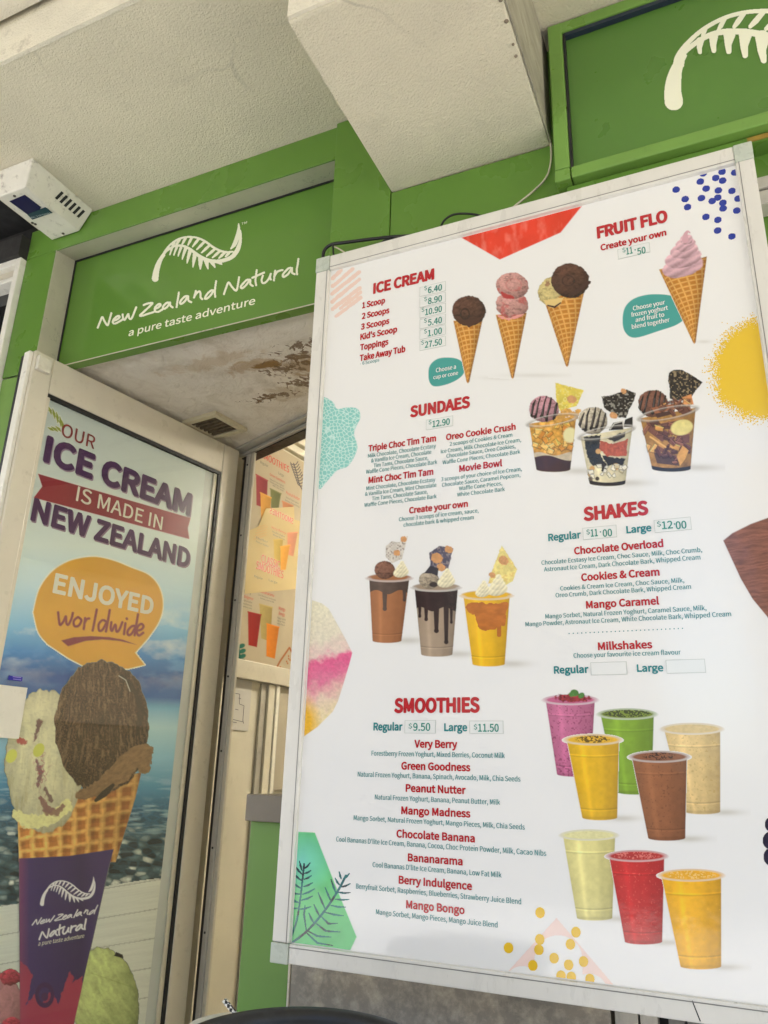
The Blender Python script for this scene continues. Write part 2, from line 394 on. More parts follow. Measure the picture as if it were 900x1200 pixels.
def heavy(mb, pl, s, xl, xr, yb, h, mi=0, grow=.05, off=.0008, step=.0006):
    """bold lettering: the letter outlines grown by a share of the cap height, meshed as one clean sheet per word"""
    if 'H' not in CAP: CAP['H'] = glyph_mesh('H', 0)[0][:, 1].max()
    if s not in CAP: CAP[s] = glyph_mesh(s, 0)
    V, Fc = CAP[s]; xm = (xl + xr) / 2; _, vb = pl.uv(xm, yb); _, vt = pl.uv(xm, yb - h); H = vt - vb; g = grow * H
    ua, ub = pl.u_at(xl, vb), pl.u_at(xr, vb); lo, hi = min(ua, ub), max(ua, ub); a, b = V[:, 0].min(), V[:, 0].max()
    x = lo + g + (V[:, 0] - a) / (b - a) * (hi - lo - 2 * g)
    if ub < ua: x = hi + lo - x
    y = vb + g + V[:, 1] * (H - 2 * g) / CAP['H']
    cnt = {}
    for f in Fc:
        for i in range(len(f)):
            e = (f[i], f[(i + 1) % len(f)]); k = (min(e), max(e)); cnt[k] = cnt.get(k, 0) + 1
    E = [k for k, c in cnt.items() if c == 1]
    nx = int((hi - lo + 4 * step) / step) + 1; y0 = y.min() - g - 2 * step; ny = int((y.max() + g + 2 * step - y0) / step) + 1
    X, Y = np.meshgrid(lo - 2 * step + np.arange(nx) * step, y0 + np.arange(ny) * step); d = np.full(X.shape, 1e3); ins = np.zeros(X.shape, bool)
    for i, j in E:
        ax, ay, bx, by = x[i], y[i], x[j], y[j]; m0 = max(int((min(ax, bx) - X[0, 0] - g - 3 * step) / step), 0); m1 = int((max(ax, bx) - X[0, 0] + g + 3 * step) / step) + 2
        sx, sy = X[:, m0:m1], Y[:, m0:m1]; ex, ey = bx - ax, by - ay; t = np.clip(((sx - ax) * ex + (sy - ay) * ey) / (ex * ex + ey * ey + 1e-18), 0, 1)
        d[:, m0:m1] = np.minimum(d[:, m0:m1], np.hypot(sx - ax - t * ex, sy - ay - t * ey))
        if ay != by: ins ^= ((ay > Y) != (by > Y)) & (X < ex * (Y - ay) / ey + ax)
    sd = np.where(ins, -d, d) - g; sd = np.clip(sd, -3 * step, 3 * step); gy, gx = np.gradient(sd, step); gl_ = np.maximum(np.hypot(gx, gy), .3); near = np.abs(sd) < .75 * step
    Xs = np.where(near, X - sd * gx / gl_ ** 2, X); Ys = np.where(near, Y - sd * gy / gl_ ** 2, Y); k = (sd < 0) | near
    q = k[:-1, :-1] & k[1:, :-1] & k[:-1, 1:] & k[1:, 1:]; q &= (sd[:-1, :-1] + sd[1:, :-1] + sd[:-1, 1:] + sd[1:, 1:]) < 0
    P = pl.o + Xs[..., None] * pl.e + Ys[..., None] * pl.z + pl.n * off; idx = np.arange(nx * ny).reshape(ny, nx)
    Q = np.stack([idx[:-1, :-1][q], idx[:-1, 1:][q], idx[1:, 1:][q], idx[1:, :-1][q]], -1); used = np.unique(Q); rm = np.full(nx * ny, -1); rm[used] = np.arange(len(used)); bi = len(mb.v)
    mb.v += [tuple(p) for p in P.reshape(-1, 3)[used]]; flip = np.cross(pl.e, pl.z) @ pl.n < 0
    for f in rm[Q] + bi: mb.f.append(tuple(int(c_) for c_ in (f[::-1] if flip else f))); mb.m.append(mi); mb.s.append(False)

def polyplate(mb, pl, pts, mi=0, off=.0006):
    mb.face([pl.px(x, y, off) for x, y in pts], mi)


# ================================================================== THE SETTING
YW = 1.458                                   # street face of the shop wall
Z_SOF = EYE + 1.688                          # bulkhead underside
YB = 0.953                                   # street face of the bulkhead
M_paving = painted('concrete_paving', (.50, .48, .44), .8, .1, 3, (.2, .18, .15), .4, 18, .2, 60)
M_asphalt = painted('asphalt', (.07, .07, .068), .85, .15, 6, None, bump=.4, bscale=90)
MB().box((-30, -8, -.3), (30, 6, 0)).build('pavement', M_paving)['kind'] = 'structure'
MB().box((-80, -70, -.45), (80, -8.15, -.12)).build('road', M_asphalt)['kind'] = 'structure'
MB().box((-30, -8.15, -.4), (30, -8, .004)).build('kerb', M_paving)['kind'] = 'structure'

M_opp = [painted('opposite_wall', c_, .8, .1, .5) for c_ in ((.13, .11, .09), (.16, .145, .125), (.10, .095, .09), (.12, .115, .10))]
M_opwin = flat('reflection_building_window', (.03, .035, .04), .15)
for k, (xa_, xb_, hh) in enumerate(((-30, -10.3, 12.5), (-8.3, -2.5, 11), (.4, 9, 10.5), (9.2, 26, 13))):  # unseen buildings; dark tone and gaps shaped for reflections in the menu board
    root = thing('reflection_building', ((xa_ + xb_) / 2, -20, 0), ('long dark brown unseen building on the far side of the street', 'narrow dark unseen building on the far side of the street between two gaps', 'low dark grey unseen building on the far side of the street', 'tall dark unseen building at the right end of the far side of the street')[k], 'building')
    MB().box((xa_, -26, 0), (xb_, -20, hh)).build('facade', M_opp[k], root)
    n_ = int((xb_ - xa_) / 2.4)
    for i in range(n_):
        for z in (1.0, 4.2):
            x_ = xa_ + .8 + i * 2.4; MB().box((x_, -19.99, z), (x_ + 1.4, -19.95, z + 1.7)).build('window', M_opwin, root)  # windows of the unseen buildings made for the board's reflections
tag(MB().box((-19, -14.2, 0), (-11.3, -14, 3.4)).build('street_reflector', painted('white_reflector', (.8, .79, .76), .6, .04, 1)), 'added unseen white reflector along the far kerb of the street', 'reflector')  # added to throw a bright low patch into the board's reflection
X_GL = on_y(35, 287, YW)[0]                  # left end of the green wall
X_GR = on_y(294, 963, YW)[0]                 # right jamb of the recess
X_POST = on_y(66, 293, YW)[0]
X_SEAM = on_y(397.4, 147, YW)[0]
X_SEAM2 = on_y(460.3, 229, YW)[0]
Z_SIGN = on_y(66, 293, YW)[2]                # top of the sign opening
YS = 1.548                                   # face of the sign panel
Z_LINT = on_y(393, 351, YS)[2]               # underside of the sign
X_STONE = on_y(340.5, 1130, YW)[0]
Z_SILL1 = on_y(310, 931, YW)[2]; Z_SILL0 = on_y(310, 962.5, YW)[2]

# --- canopy bulkhead over the shop front (plaster) and the higher ceiling in front of it
X_END = on_z(2, 236, Z_SOF)[0]
root = thing('canopy_bulkhead', (-1, YB, Z_SOF), 'textured beige plaster bulkhead overhead, running along the top of the shop front', 'bulkhead')
Z_UP = on_y(0, 33, YB)[2]
MB().box((X_END, YB, Z_SOF), (4, 2.6, Z_UP + .3)).build('soffit', M_plaster, root)
MB().box((X_END + .001, YB - .012, Z_SOF - .001), (4, YB - .001, Z_UP - .03)).build('fascia', M_plaster2, root)
mb = MB(); mb.box((-6, -1.4, Z_UP), (4, YB - .014, Z_UP + .12)).build('upper_ceiling', M_plaster2, root)

MB().box((-8, -1.44, 3.42), (6, -1.401, Z_UP + .14)).build('sky_blocker', M_plaster2, root)  # unseen drop board added to keep sky out of the menu board's reflection
# boxed beam that drops below the bulkhead
xa = on_y(460.5, 228.6, YW)[0]; xb = on_y(645.7, 171.9, YW)[0]; zb = on_y(460.5, 228.6, YW)[2]
root = thing('boxed_beam', ((xa + xb) / 2, 1.2, zb), 'stippled plaster box beam jutting down from the bulkhead above the white menu board', 'beam')
mb = MB().box((xa, YB - .014, zb), (xb, YW - .006, Z_SOF - .002)); mb.build('beam_body', M_plaster, root, bevel=.006)
fr = MB().box((xa + .004, YB - .022, zb + .005), (xb - .004, YB - .0145, Z_SOF + .16)); fr.build('end_face', M_plaster2, root)
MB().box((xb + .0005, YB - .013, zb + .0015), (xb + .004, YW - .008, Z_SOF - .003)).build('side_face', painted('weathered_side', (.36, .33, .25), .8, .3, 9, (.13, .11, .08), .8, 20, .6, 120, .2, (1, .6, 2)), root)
mb = MB(); rr = random.Random(3)
for i in range(6):
    y = YB + .03 + i * .042 + rr.uniform(-.01, .01); q = rr.uniform(.0015, .0048)
    mb.lathe((xb - rr.uniform(.003, .012), y, zb - .0015), [(0.0001, -.0022), (q * .7, -.0018), (q, 0), (q * .4, .004)], n=10)
mb.build('nail_rust', painted('rusty_nail', (.20, .16, .11), .8, .3, 90), root)

# --- shop wall in green panels
root = thing('shop_wall', (-1, YW, 0), 'green painted panel wall of the ice cream shop behind the menu board', 'wall')
YB2 = YW + .25
mb = MB().box((X_GL, YW, Z_SIGN), (X_SEAM - .002, YW + .006, Z_SOF - .002)); mb.build('top_panel', M_green, root, bevel=.002)
zs = on_y(20, 440, YW)[2]
mb = MB().box((X_GL, YW, zs + .003), (X_POST - .002, YW + .006, Z_SIGN - .002)); mb.build('side_panel', M_green, root, bevel=.002)
mb = MB().box((X_GL, YW + .002, 0), (X_POST - .002, YW + .008, zs - .002)); mb.build('side_panel', M_green_l, root, bevel=.002)
mb = MB().box((X_SEAM, YW - .012, Z_SILL1 + 1.0), (X_SEAM2 - .0015, YB2 - .01, Z_SOF - .003)); mb.build('pier_panel', M_green, root, bevel=.002)
mb = MB().box((X_SEAM2 + .0015, YW - .012, Z_SILL1 + 1.0), (2.6, YB2 - .012, zb - .003)); mb.build('long_panel', M_green, root, bevel=.002)
mb = MB().box((xb + .004, YW - .01, zb + .001), (2.6, YB2 - .014, Z_SOF - .004)); mb.build('upper_panel', M_green, root)
mb = MB().box((X_GR, YW, 0), (X_STONE - .004, YB2, Z_SILL0 - .001)); mb.build('lower_panel', M_green, root, bevel=.002)
mb = MB().box((X_STONE - .004, YW - .001, 0), (X_STONE, YW + .05, Z_SILL0 - .001)); mb.build('sealant_bead', M_frame, root)
mb = MB().box((X_STONE + .08, YW + .002, Z_SILL0), (2.6, YB2, Z_SILL1 + .999)); mb.build('backing_panel', M_beige, root)

# grey counter sill
mb = MB().box((on_y(288, 945, YW - .02)[0], YW - .02, Z_SILL0), (X_STONE + .3, YW + .2, Z_SILL1))
tag(mb.build('counter_sill', M_sill, bevel=.002), 'grey metal counter sill above the lower green panel beside the menu board', 'sill')

# --- stone tiles and boards under the menu board
M_stone, t, b = newmat('grey_stone_tile')
c = coords(t); n1 = N(t, 'ShaderNodeTexNoise', Scale=5.0, Detail=8.0, Roughness=.65, Distortion=.6); t.links.new(c, n1.inputs[0])
r1 = ramp(t, n1.outputs[0], [(.3, (.24, .22, .185)), (.5, (.38, .345, .29)), (.62, (.47, .41, .325)), (.75, (.54, .50, .44))])
n2 = N(t, 'ShaderNodeTexNoise', Scale=26.0, Detail=9.0, Roughness=.75); t.links.new(c, n2.inputs[0])
r2 = ramp(t, n2.outputs[0], [(.45, (.6, .6, .6)), (.7, (1.25, 1.22, 1.15))])
t.links.new(mixc(t, 1.0, r1.outputs[0], r2.outputs[0], 'MULTIPLY'), b.inputs['Base Color']); b.inputs['Roughness'].default_value = .45
x1 = on_y(718, 1180, YW)[0]
mb = MB().box((X_STONE + .0005, YW + .001, 0), (x1 - .004, YW + .06, Z_SILL0 - .002))
tag(mb.build('stone_panel', M_stone, bevel=.003), 'mottled grey brown stone panel under the white menu board', 'stone panel')
M_board1 = painted('weathered_board', (.50, .475, .42), .75, .15, 5, (.10, .09, .07), .7, 22, .3, 90, .3, (6, 6, .7))
M_board2 = painted('grey_old_board', (.22, .215, .20), .8, .2, 5, (.06, .055, .05), .8, 18, .3, 90, .3, (6, 6, .7))
xs = [on_y(px, 1190, YW)[0] for px in (719, 748, 771, 781, 803, 822, 850, 900)]
root = thing('board_cladding', ((xs[0] + xs[-1]) / 2, YW, 0), 'weathered vertical timber boards to the right of the stone panel', 'cladding')
for k in range(len(xs) - 1):
    if k == 2: continue
    MB().box((xs[k] + .002, YW + .004 * (k % 2), 0), (xs[k + 1] - .0015, YW + .03, Z_SILL0 - .01)).build('plank', M_board1 if k < 2 else M_board2, root, bevel=.001)
MB().box((xs[0], YW + .032, 0), (1.4, YW + .06, Z_SILL0 - .01)).build('batten_backing', M_dark, root)

# --- right side beyond the board
x0 = on_y(886, 215, YW - .06)[0]; za = on_y(892, 207, YW - .06)[2]; zc = on_y(892, 238, YW - .06)[2]
root = thing('shutter_box', (x0 + .5, YW, zc), 'grey metal shutter box partly hidden behind the right end of the menu board', 'shutter box')
zm = on_y(892, 221, YW - .06)[2]
MB().box((x0 - .03, YW - .06, zm + .002), (x0 + 1.6, YW - .014, za)).build('top_rail', M_metal, root, bevel=.002)
MB().box((x0 - .03, YW - .056, zc), (x0 + 1.6, YW - .014, zm - .002)).build('bottom_rail', M_metal, root, bevel=.002)

# --- fascia sign, upper right
NF = 1.685 / ((on_y(641.2, 31, 1.0)[2] - EYE))
pf = Plane((0, NF, EYE), (1, 0, 0))
u0, vt = pf.uv(641.2, 31); _, vb = pf.uv(650, 214); u1 = 2.3
root = thing('fascia_sign', (.8, NF, EYE + vb), 'green framed sign box with part of a white fern, upper right', 'sign')
ui0, vi1 = pf.uv(659, 37); ui1, vi0 = pf.uv(667, 196)
ui = (ui0 + ui1) / 2; vtop = vt - .002
g = .018
MB().slab(pf, ui + .001, u1, vi0 + .001, vi1 - .001, -.06, -g).build('sign_face', M_green_d, root)
MB().slab(pf, u0, ui, vi0 + .002, vtop, -.11, 0).build('frame_side', M_green_l, root, bevel=.003)
MB().slab(pf, u0 + .0, u1, vi1, vtop - .0, -.108, -.001).build('frame_top', M_green_l, root, bevel=.003)
MB().slab(pf, ui + .002, u1, vb, vi0, -.11, .001).build('frame_bottom', M_green_l, root, bevel=.004)
MB().slab(pf, u0 - .001, ui, vb - .002, vi0, -.11, .002).build('frame_corner', M_green_l, root, bevel=.004)
MB().slab(pf, u0 + .02, u1, vb - .018, vb - .003, -.11, -.02).build('lower_lip', M_green, root, bevel=.003)
MB().slab(pf, ui + .004, u1, vi1 - .012, vi1 - .002, -g + .001, -.004).build('dark_strip', flat('blue_black_strip', (.02, .03, .05), .4), root)  # dark strips along the top and left edges of the sign face
MB().slab(pf, ui + .001, ui + .006, vi0 + .001, vi1 - .003, -g + .001, -.004).build('dark_strip', M_black, root)

# fern emblem as strokes; used on both signs and on the printed cone sleeve
FERN_BIG = dict(o=(770, 0), k=6.923,
    plus=[[(130, 770, 74), (122, 700, 68), (128, 620, 62), (143, 540, 50), (165, 480, 40), (190, 420, 26)],
          [(150, 480, 26), (160, 420, 22), (200, 350, 19), (260, 280, 16), (330, 215, 15), (400, 165, 15), (480, 120, 15), (560, 85, 15), (640, 60, 15), (730, 42, 15), (820, 34, 16), (920, 34, 17), (1010, 42, 18), (1100, 60, 18)],
          [(190, 410, 14), (240, 350, 18), (300, 303, 18), (370, 258, 18), (450, 222, 20), (540, 204, 22), (640, 200, 22), (740, 206, 24), (840, 224, 27), (920, 242, 28), (1000, 270, 30), (1100, 310, 32)],
          [(185, 470, 30), (205, 430, 15), (230, 400, 6)],
          [(395, 172, 12), (375, 215, 14), (362, 240, 9)], [(545, 100, 15), (515, 155, 17), (494, 190, 10)], [(700, 60, 17), (655, 120, 20), (625, 162, 13)],
          [(860, 45, 18), (800, 115, 22), (755, 160, 14)], [(1010, 52, 18), (940, 130, 24), (885, 178, 14)],
          [(345, 280, 30), (340, 330, 20), (344, 370, 15)], [(455, 245, 35), (452, 310, 24), (458, 358, 17)], [(585, 225, 48), (575, 300, 28), (580, 365, 19)],
          [(715, 230, 52), (705, 320, 30), (714, 395, 21)], [(855, 250, 58), (850, 350, 34), (866, 435, 23)], [(1000, 290, 60), (1010, 390, 34), (1030, 480, 22)]], minus=[])
FERN = dict(o=(165, 250), k=6.43,
    plus=[[(110, 492, 24), (118, 440, 21), (132, 390, 18), (150, 350, 14), (168, 318, 10), (190, 288, 8), (215, 265, 7)],
          [(190, 288, 7), (250, 250, 7), (290, 244, 7), (330, 250, 8), (370, 270, 9), (410, 300, 10), (450, 328, 11), (490, 349, 12), (530, 360, 12), (580, 363, 12), (630, 355, 13), (680, 335, 14), (712, 305, 15), (735, 265, 15), (750, 215, 11), (755, 165, 7), (750, 130, 5)],
          [(160, 330, 8), (185, 285, 6), (215, 247, 6), (250, 217, 6), (290, 194, 6), (340, 181, 6), (390, 180, 6), (440, 190, 6), (490, 215, 7), (530, 245, 7), (570, 270, 7), (610, 287, 7), (650, 294, 7), (695, 290, 5)],
          [(680, 268, 4), (704, 240, 13), (720, 205, 15), (734, 160, 14), (740, 115, 9), (738, 80, 3)],
          [(160, 345, 6), (182, 318, 3)]] +
         [[(a, b_, 8), ((a + c_) / 2, (b_ + d_) / 2, 9), (c_, d_, 4)] for a, b_, c_, d_ in ((255, 222, 238, 250), (295, 198, 264, 243), (340, 186, 312, 236), (385, 186, 357, 240), (437, 195, 392, 252), (482, 215, 424, 274), (522, 240, 460, 298), (562, 268, 497, 324), (598, 286, 542, 335), (635, 296, 590, 340), (668, 298, 640, 328))] +
         [[(a, b_, r_), ((a * .4 + c_ * .6), (b_ * .45 + d_ * .55), r_ * .72), (c_, d_, 4)] for a, b_, c_, d_, r_ in ((238, 262, 221, 312, 7), (272, 258, 251, 315, 8), (304, 262, 283, 322, 9), (338, 270, 314, 345, 11), (372, 288, 350, 374, 13), (410, 308, 394, 404, 15), (452, 338, 450, 420, 18), (492, 352, 508, 418, 16), (532, 362, 560, 408, 14), (582, 366, 612, 385, 13))],
    minus=[])
def fern_sd(X, Y, fern, aff=None):
    """aff maps canvas pixels to emblem units"""
    if aff is None: x = (X - fern['o'][0]) * fern['k']; y = (Y - fern['o'][1]) * fern['k']; k = fern['k']
    else: x, y, k = aff(X, Y)
    d = np.full(X.shape, 1e9)
    for st in fern['plus']:
        st2 = st if len(st) < 4 else smooth_pts(st, 4)
        d = np.minimum(d, sd_stroke(x, y, st2))
    return d / k
SIGN_INK = lin((238, 238, 212)) * 1.0
M_ink_sign = printed('sign_vinyl', .35)
cv = Canvas(775, 2, 932, 128, .5); cv.paint(fern_sd(cv.X, cv.Y, FERN_BIG), SIGN_INK); cv.a = np.where(cv.a > .5, cv.a, 0); cv.c[:] = SIGN_INK
cv.build('fern_emblem', pf, -g + .0012, root, M_ink_sign)

ou0, ov0 = pf.uv(876, 160); ou1, ov1 = pf.uv(940, 150)
MB().slab(pf, ou0, u1, vb - .0165, vb - .0055, -.0199, -.018).build('orange_sheen', painted('orange_sheen', (.30, .19, .03), .5, .2, 30), root)  # orange strip paints the sheen seen under the sign
# --- shop sign over the doorway, in its splayed cream reveal
ps = Plane((0, YS, EYE), (1, 0, 0))
root = thing('shop_sign', (-1.35, YS, Z_LINT), 'green shop sign with white fern and lettering above the doorway', 'sign')
uL, vT = ps.uv(90, 306); uL2, _ = ps.uv(67.5, 418); uL = (uL + uL2) / 2; vB = Z_LINT - EYE
uR = X_SEAM + .0
MB().slab(ps, uL, uR + .02, vB, vT, -.0009, 0).build('sign_panel', M_signgreen, root)
XP = X_POST
rv = MB()
rv.hexa([(XP, YW + .0015, Z_SIGN - .0), (X_SEAM - .001, YW + .0015, Z_SIGN - .0), (X_SEAM - .001, YS - .002, EYE + vT), (uL, YS - .002, EYE + vT),
         (XP, YW + .0065, Z_SIGN + .05), (X_SEAM - .001, YW + .0065, Z_SIGN + .05), (X_SEAM - .001, YS - .002, Z_SIGN + .05), (uL, YS - .002, Z_SIGN + .05)])
rv.build('reveal_top', M_frame, root)
mb = MB(); mb.hexa([(XP - .05, YW + .0065, 0), (XP, YW + .0016, 0), (uL, YS - .002, 0), (uL - .08, YS - .002, 0), (XP - .05, YW + .0065, Z_SIGN), (XP, YW + .0016, Z_SIGN), (uL, YS - .002, EYE + vT), (uL - .08, YS - .002, Z_SIGN)])
mb.build('reveal_side', M_frame, root)
MB().slab(ps, uL, X_SEAM, vT - .006, vT - .0005, .001, .004).build('seal_line', M_black, root)
MB().slab(ps, uL + .0005, uL + .006, vB, vT - .0065, .001, .004).build('seal_line', M_black, root)
MB().slab(ps, uL, X_SEAM, vB + .0005, vB + .0035, .0005, .002).build('edge_strip', M_frame, root)
sc = Canvas(172, 255, 292, 335, .4); sc.paint(fern_sd(sc.X, sc.Y, FERN), SIGN_INK); sc.a = np.where(sc.a > .5, sc.a, 0); sc.c[:] = SIGN_INK
sc.build('fern_emblem', ps, .001, root, M_ink_sign)
# hand-written name, letter by letter
Z1 = lambda pts: [(105 + x / 6.923, 330 + y / 6.923) for x, y in pts]
Z2 = lambda pts: [(230 + x / 6.923, 290 + y / 6.923) for x, y in pts]
NAME_A = [Z1(q) for q in (
    [(68, 375), (88, 325), (105, 290), (122, 322), (142, 352), (152, 350), (166, 300), (178, 258)],
    [(198, 318), (225, 308), (245, 290), (240, 280), (222, 285), (200, 305), (190, 328), (200, 342), (225, 335), (268, 310)],
    [(270, 268), (274, 300), (284, 312), (296, 298), (316, 265), (322, 295), (336, 306), (350, 285), (366, 245), (380, 210)],
    [(440, 192), (470, 180), (512, 176), (480, 210), (440, 248), (410, 276), (430, 278), (470, 265), (522, 248)],
    [(536, 222), (560, 210), (578, 192), (570, 182), (550, 192), (532, 215), (532, 240), (552, 248), (575, 238), (602, 220)],
    [(652, 172), (632, 172), (610, 188), (596, 212), (608, 222), (632, 205), (655, 172), (656, 195), (675, 210)],
    [(726, 90), (720, 130), (712, 175), (708, 208)],
    [(798, 120), (776, 122), (750, 145), (735, 172), (746, 182), (775, 160), (800, 120), (804, 155), (826, 168)])]
NAME_A += [Z2(q) for q in (
    [(-2, 355), (-10, 385), (-16, 408)], [(-10, 392), (8, 368), (28, 358), (36, 375), (36, 405), (50, 420)],
    [(142, 350), (120, 352), (88, 382), (72, 412), (84, 418), (116, 392), (142, 352)], [(163, 275), (156, 320), (152, 370), (156, 402)])]
NAME_B = [Z2(q) for q in (
    [(226, 380), (245, 325), (264, 286), (290, 320), (316, 348), (330, 346), (340, 300), (349, 244)],
    [(436, 262), (410, 266), (378, 298), (362, 322), (374, 332), (405, 308), (438, 264), (440, 298), (460, 314)],
    [(492, 186), (486, 230), (482, 275), (488, 308)], [(456, 248), (500, 228), (552, 205)],
    [(542, 230), (532, 265), (540, 290), (562, 286), (590, 255), (606, 215)], [(606, 215), (600, 245), (606, 262)],
    [(642, 190), (636, 225), (632, 268)], [(636, 235), (660, 198), (702, 184)],
    [(778, 168), (752, 170), (718, 202), (702, 230), (714, 240), (748, 215), (778, 170), (778, 205), (800, 218)],
    [(830, 95), (824, 140), (816, 185), (820, 220)])]
def name_sd(X, Y, strokes, r=.8):
    d = np.full(X.shape, 1e9)
    for st in strokes: d = np.minimum(d, sd_stroke(X, Y, smooth_pts(st, 5), r))
    return d
sc = Canvas(108, 298, 356, 390, .4); sc.paint(name_sd(sc.X, sc.Y, NAME_A + NAME_B, .95), SIGN_INK); sc.a = np.where(sc.a > .5, sc.a, 0); sc.c[:] = SIGN_INK
sc.build('shop_name', ps, .001, root, M_ink_sign)
mb = MB(); heavy(mb, ps, 'a pure taste adventure', 150.5, 299, 375.6, 8.6, 0, .026, .001); M_sv = film('sign_white_vinyl', SIGN_INK, .35); mb.build('tagline', M_sv, root, fix=False); mb = MB(); text(mb, ps, 'TM', 283, 289.5, 263, 2.6, 0, .02, .001); mb.build('trade_mark', M_sv, root, fix=False)

# --- recess behind the sign: ceiling with water stains, vent, left return wall
Z_CEIL = Z_LINT + .022
M_stain, t, b = newmat('water_stained_ceiling')
c = coords(t)
sep = t.nodes.new('ShaderNodeSeparateXYZ'); t.links.new(c, sep.inputs[0])
n0 = N(t, 'ShaderNodeTexNoise', Scale=9.0, Detail=8.0, Roughness=.65, Distortion=.9); t.links.new(c, n0.inputs[0])
base = ramp(t, n0.outputs[0], [(.3, (.62, .56, .46)), (.5, (.78, .73, .64)), (.8, (.84, .80, .72))])
def blob(px, py, sx, sy, soft=1.0):
    """distance-based mask round a spot of the ceiling, broken by noise"""
    q = on_z(px, py, Z_CEIL)
    mp = t.nodes.new('ShaderNodeMapping'); mp.vector_type = 'POINT'
    mp.inputs['Location'].default_value = (-q[0] / sx, -q[1] / sy, 0); mp.inputs['Scale'].default_value = (1 / sx, 1 / sy, 0); t.links.new(c, mp.inputs[0])
    ln = t.nodes.new('ShaderNodeVectorMath'); ln.operation = 'LENGTH'; t.links.new(mp.outputs[0], ln.inputs[0]); return ln.outputs['Value']
def op(kind, a, b_=None):
    q = t.nodes.new('ShaderNodeMath'); q.operation = kind
    for i, v in enumerate((a, b_)):
        if v is None: continue
        if isinstance(v, bpy.types.NodeSocket): t.links.new(v, q.inputs[i])
        else: q.inputs[i].default_value = v
    return q.outputs[0]
n2 = N(t, 'ShaderNodeTexNoise', Scale=14.0, Detail=10.0, Roughness=.7, Distortion=1.2); t.links.new(c, n2.inputs[0])
n3 = N(t, 'ShaderNodeTexNoise', Scale=24.0, Detail=9.0, Roughness=.62, Distortion=1.6); t.links.new(c, n3.inputs[0])
col = base.outputs[0]
for (px, py, sx, sy, colr, amt) in ((300, 428, .13, .045, (.45, .29, .13), .6), (250, 424, .20, .04, (.55, .42, .25), .5), (348, 428, .10, .07, (.36, .23, .10), .75), (335, 462, .12, .05, (.50, .40, .26), .6), (312, 428, .075, .022, (.27, .145, .04), .95)):
    d = op('ADD', blob(px, py, sx, sy), op('MULTIPLY', op('SUBTRACT', n2.outputs[0], .5), 3.2))
    mk = ramp(t, d, [(.55, (amt,) * 3), (.95, (0, 0, 0))]); col = mixc(t, mk.outputs[0], col, colr)
for (px, py, sx, sy) in ((352, 405, .09, .03), (338, 430, .10, .04), (320, 464, .12, .022), (356, 448, .08, .05), (350, 418, .08, .04), (308, 468, .05, .02)):
    d = op('ADD', blob(px, py, sx, sy), op('MULTIPLY', op('SUBTRACT', n3.outputs[0], .50), 8.5))
    mk = ramp(t, d, [(.3, (.9,) * 3), (.5, (0, 0, 0))]); col = mixc(t, mk.outputs[0], col, (.19, .115, .055))
t.links.new(col, b.inputs['Base Color']); b.inputs['Roughness'].default_value = .55; b.inputs['Specular IOR Level'].default_value = .35
nb = N(t, 'ShaderNodeTexNoise', Scale=17.0, Detail=6.0, Roughness=.6, Distortion=1.6); t.links.new(c, nb.inputs[0])
bp = N(t, 'ShaderNodeBump', Strength=.6, Distance=.02); t.links.new(nb.outputs[0], bp.inputs['Height']); t.links.new(bp.outputs[0], b.inputs['Normal'])
root = thing('recess_ceiling', (-1.4, 1.9, Z_CEIL), 'peeling cream ceiling with brown water stains inside the doorway recess', 'ceiling')
CEIL_ROOT = root
MB().box((-2.35, YS + .001, Z_LINT + .0), (-.4, YS + .03, Z_CEIL + .05)).build('lintel', M_green, root)

# vent in that ceiling
q = [on_z(px, py, Z_CEIL - .012) for px, py in ((218, 495.6), (241, 483), (286, 504), (260, 517))]
cx = np.mean([p[0] for p in q]); cy = np.mean([p[1] for p in q]); q = sorted(q, key=lambda p: p[1])
hx, hy = .085, .085
e1 = (q[3] - q[1]); 
root = thing('ceiling_vent', (cx, cy, Z_CEIL), 'small cream louvred vent set in the stained ceiling by the door head', 'vent')
def rot_box(mb, cx, cy, a0, a1, b0, b1, z0, z1, ang, mi=0):
    c_, s_ = math.cos(ang), math.sin(ang); P = []
    for z in (z0, z1):
        for (a, b_) in ((a0, b0), (a1, b0), (a1, b1), (a0, b1)): P.append((cx + a * c_ - b_ * s_, cy + a * s_ + b_ * c_, z))
    return mb.hexa(P, mi)
VENT_ANG = math.radians(-8)
M_vent = painted('vent_plastic', (.58, .52, .36), .45, .06, 20, (.2, .15, .08), .5, 50)
mb = MB()
for (a0, a1, b0, b1) in ((-hx, hx, -hy, -hy + .022), (-hx, hx, hy - .022, hy), (-hx, -hx + .022, -hy + .022, hy - .022), (hx - .022, hx, -hy + .022, hy - .022)):
    rot_box(mb, cx, cy, a0, a1, b0, b1, Z_CEIL - .016, Z_CEIL - .0005, VENT_ANG)
mb.build('vent_frame', M_vent, root, bevel=.003)
mb = MB()
for k in range(7):
    y = -hy + .03 + k * .0205; rot_box(mb, cx, cy, -hx + .022, hx - .022, y, y + .008, Z_CEIL - .012, Z_CEIL - .004, VENT_ANG)
mb.build('louvre', painted('dusty_louvre', (.13, .10, .06), .7, .3, 60), root)
mb = MB(); rot_box(mb, cx, cy, -hx + .022, hx - .022, -hy + .022, hy - .022, Z_CEIL - .003, Z_CEIL - .0008, VENT_ANG); mb.build('duct_opening', M_dark, root)

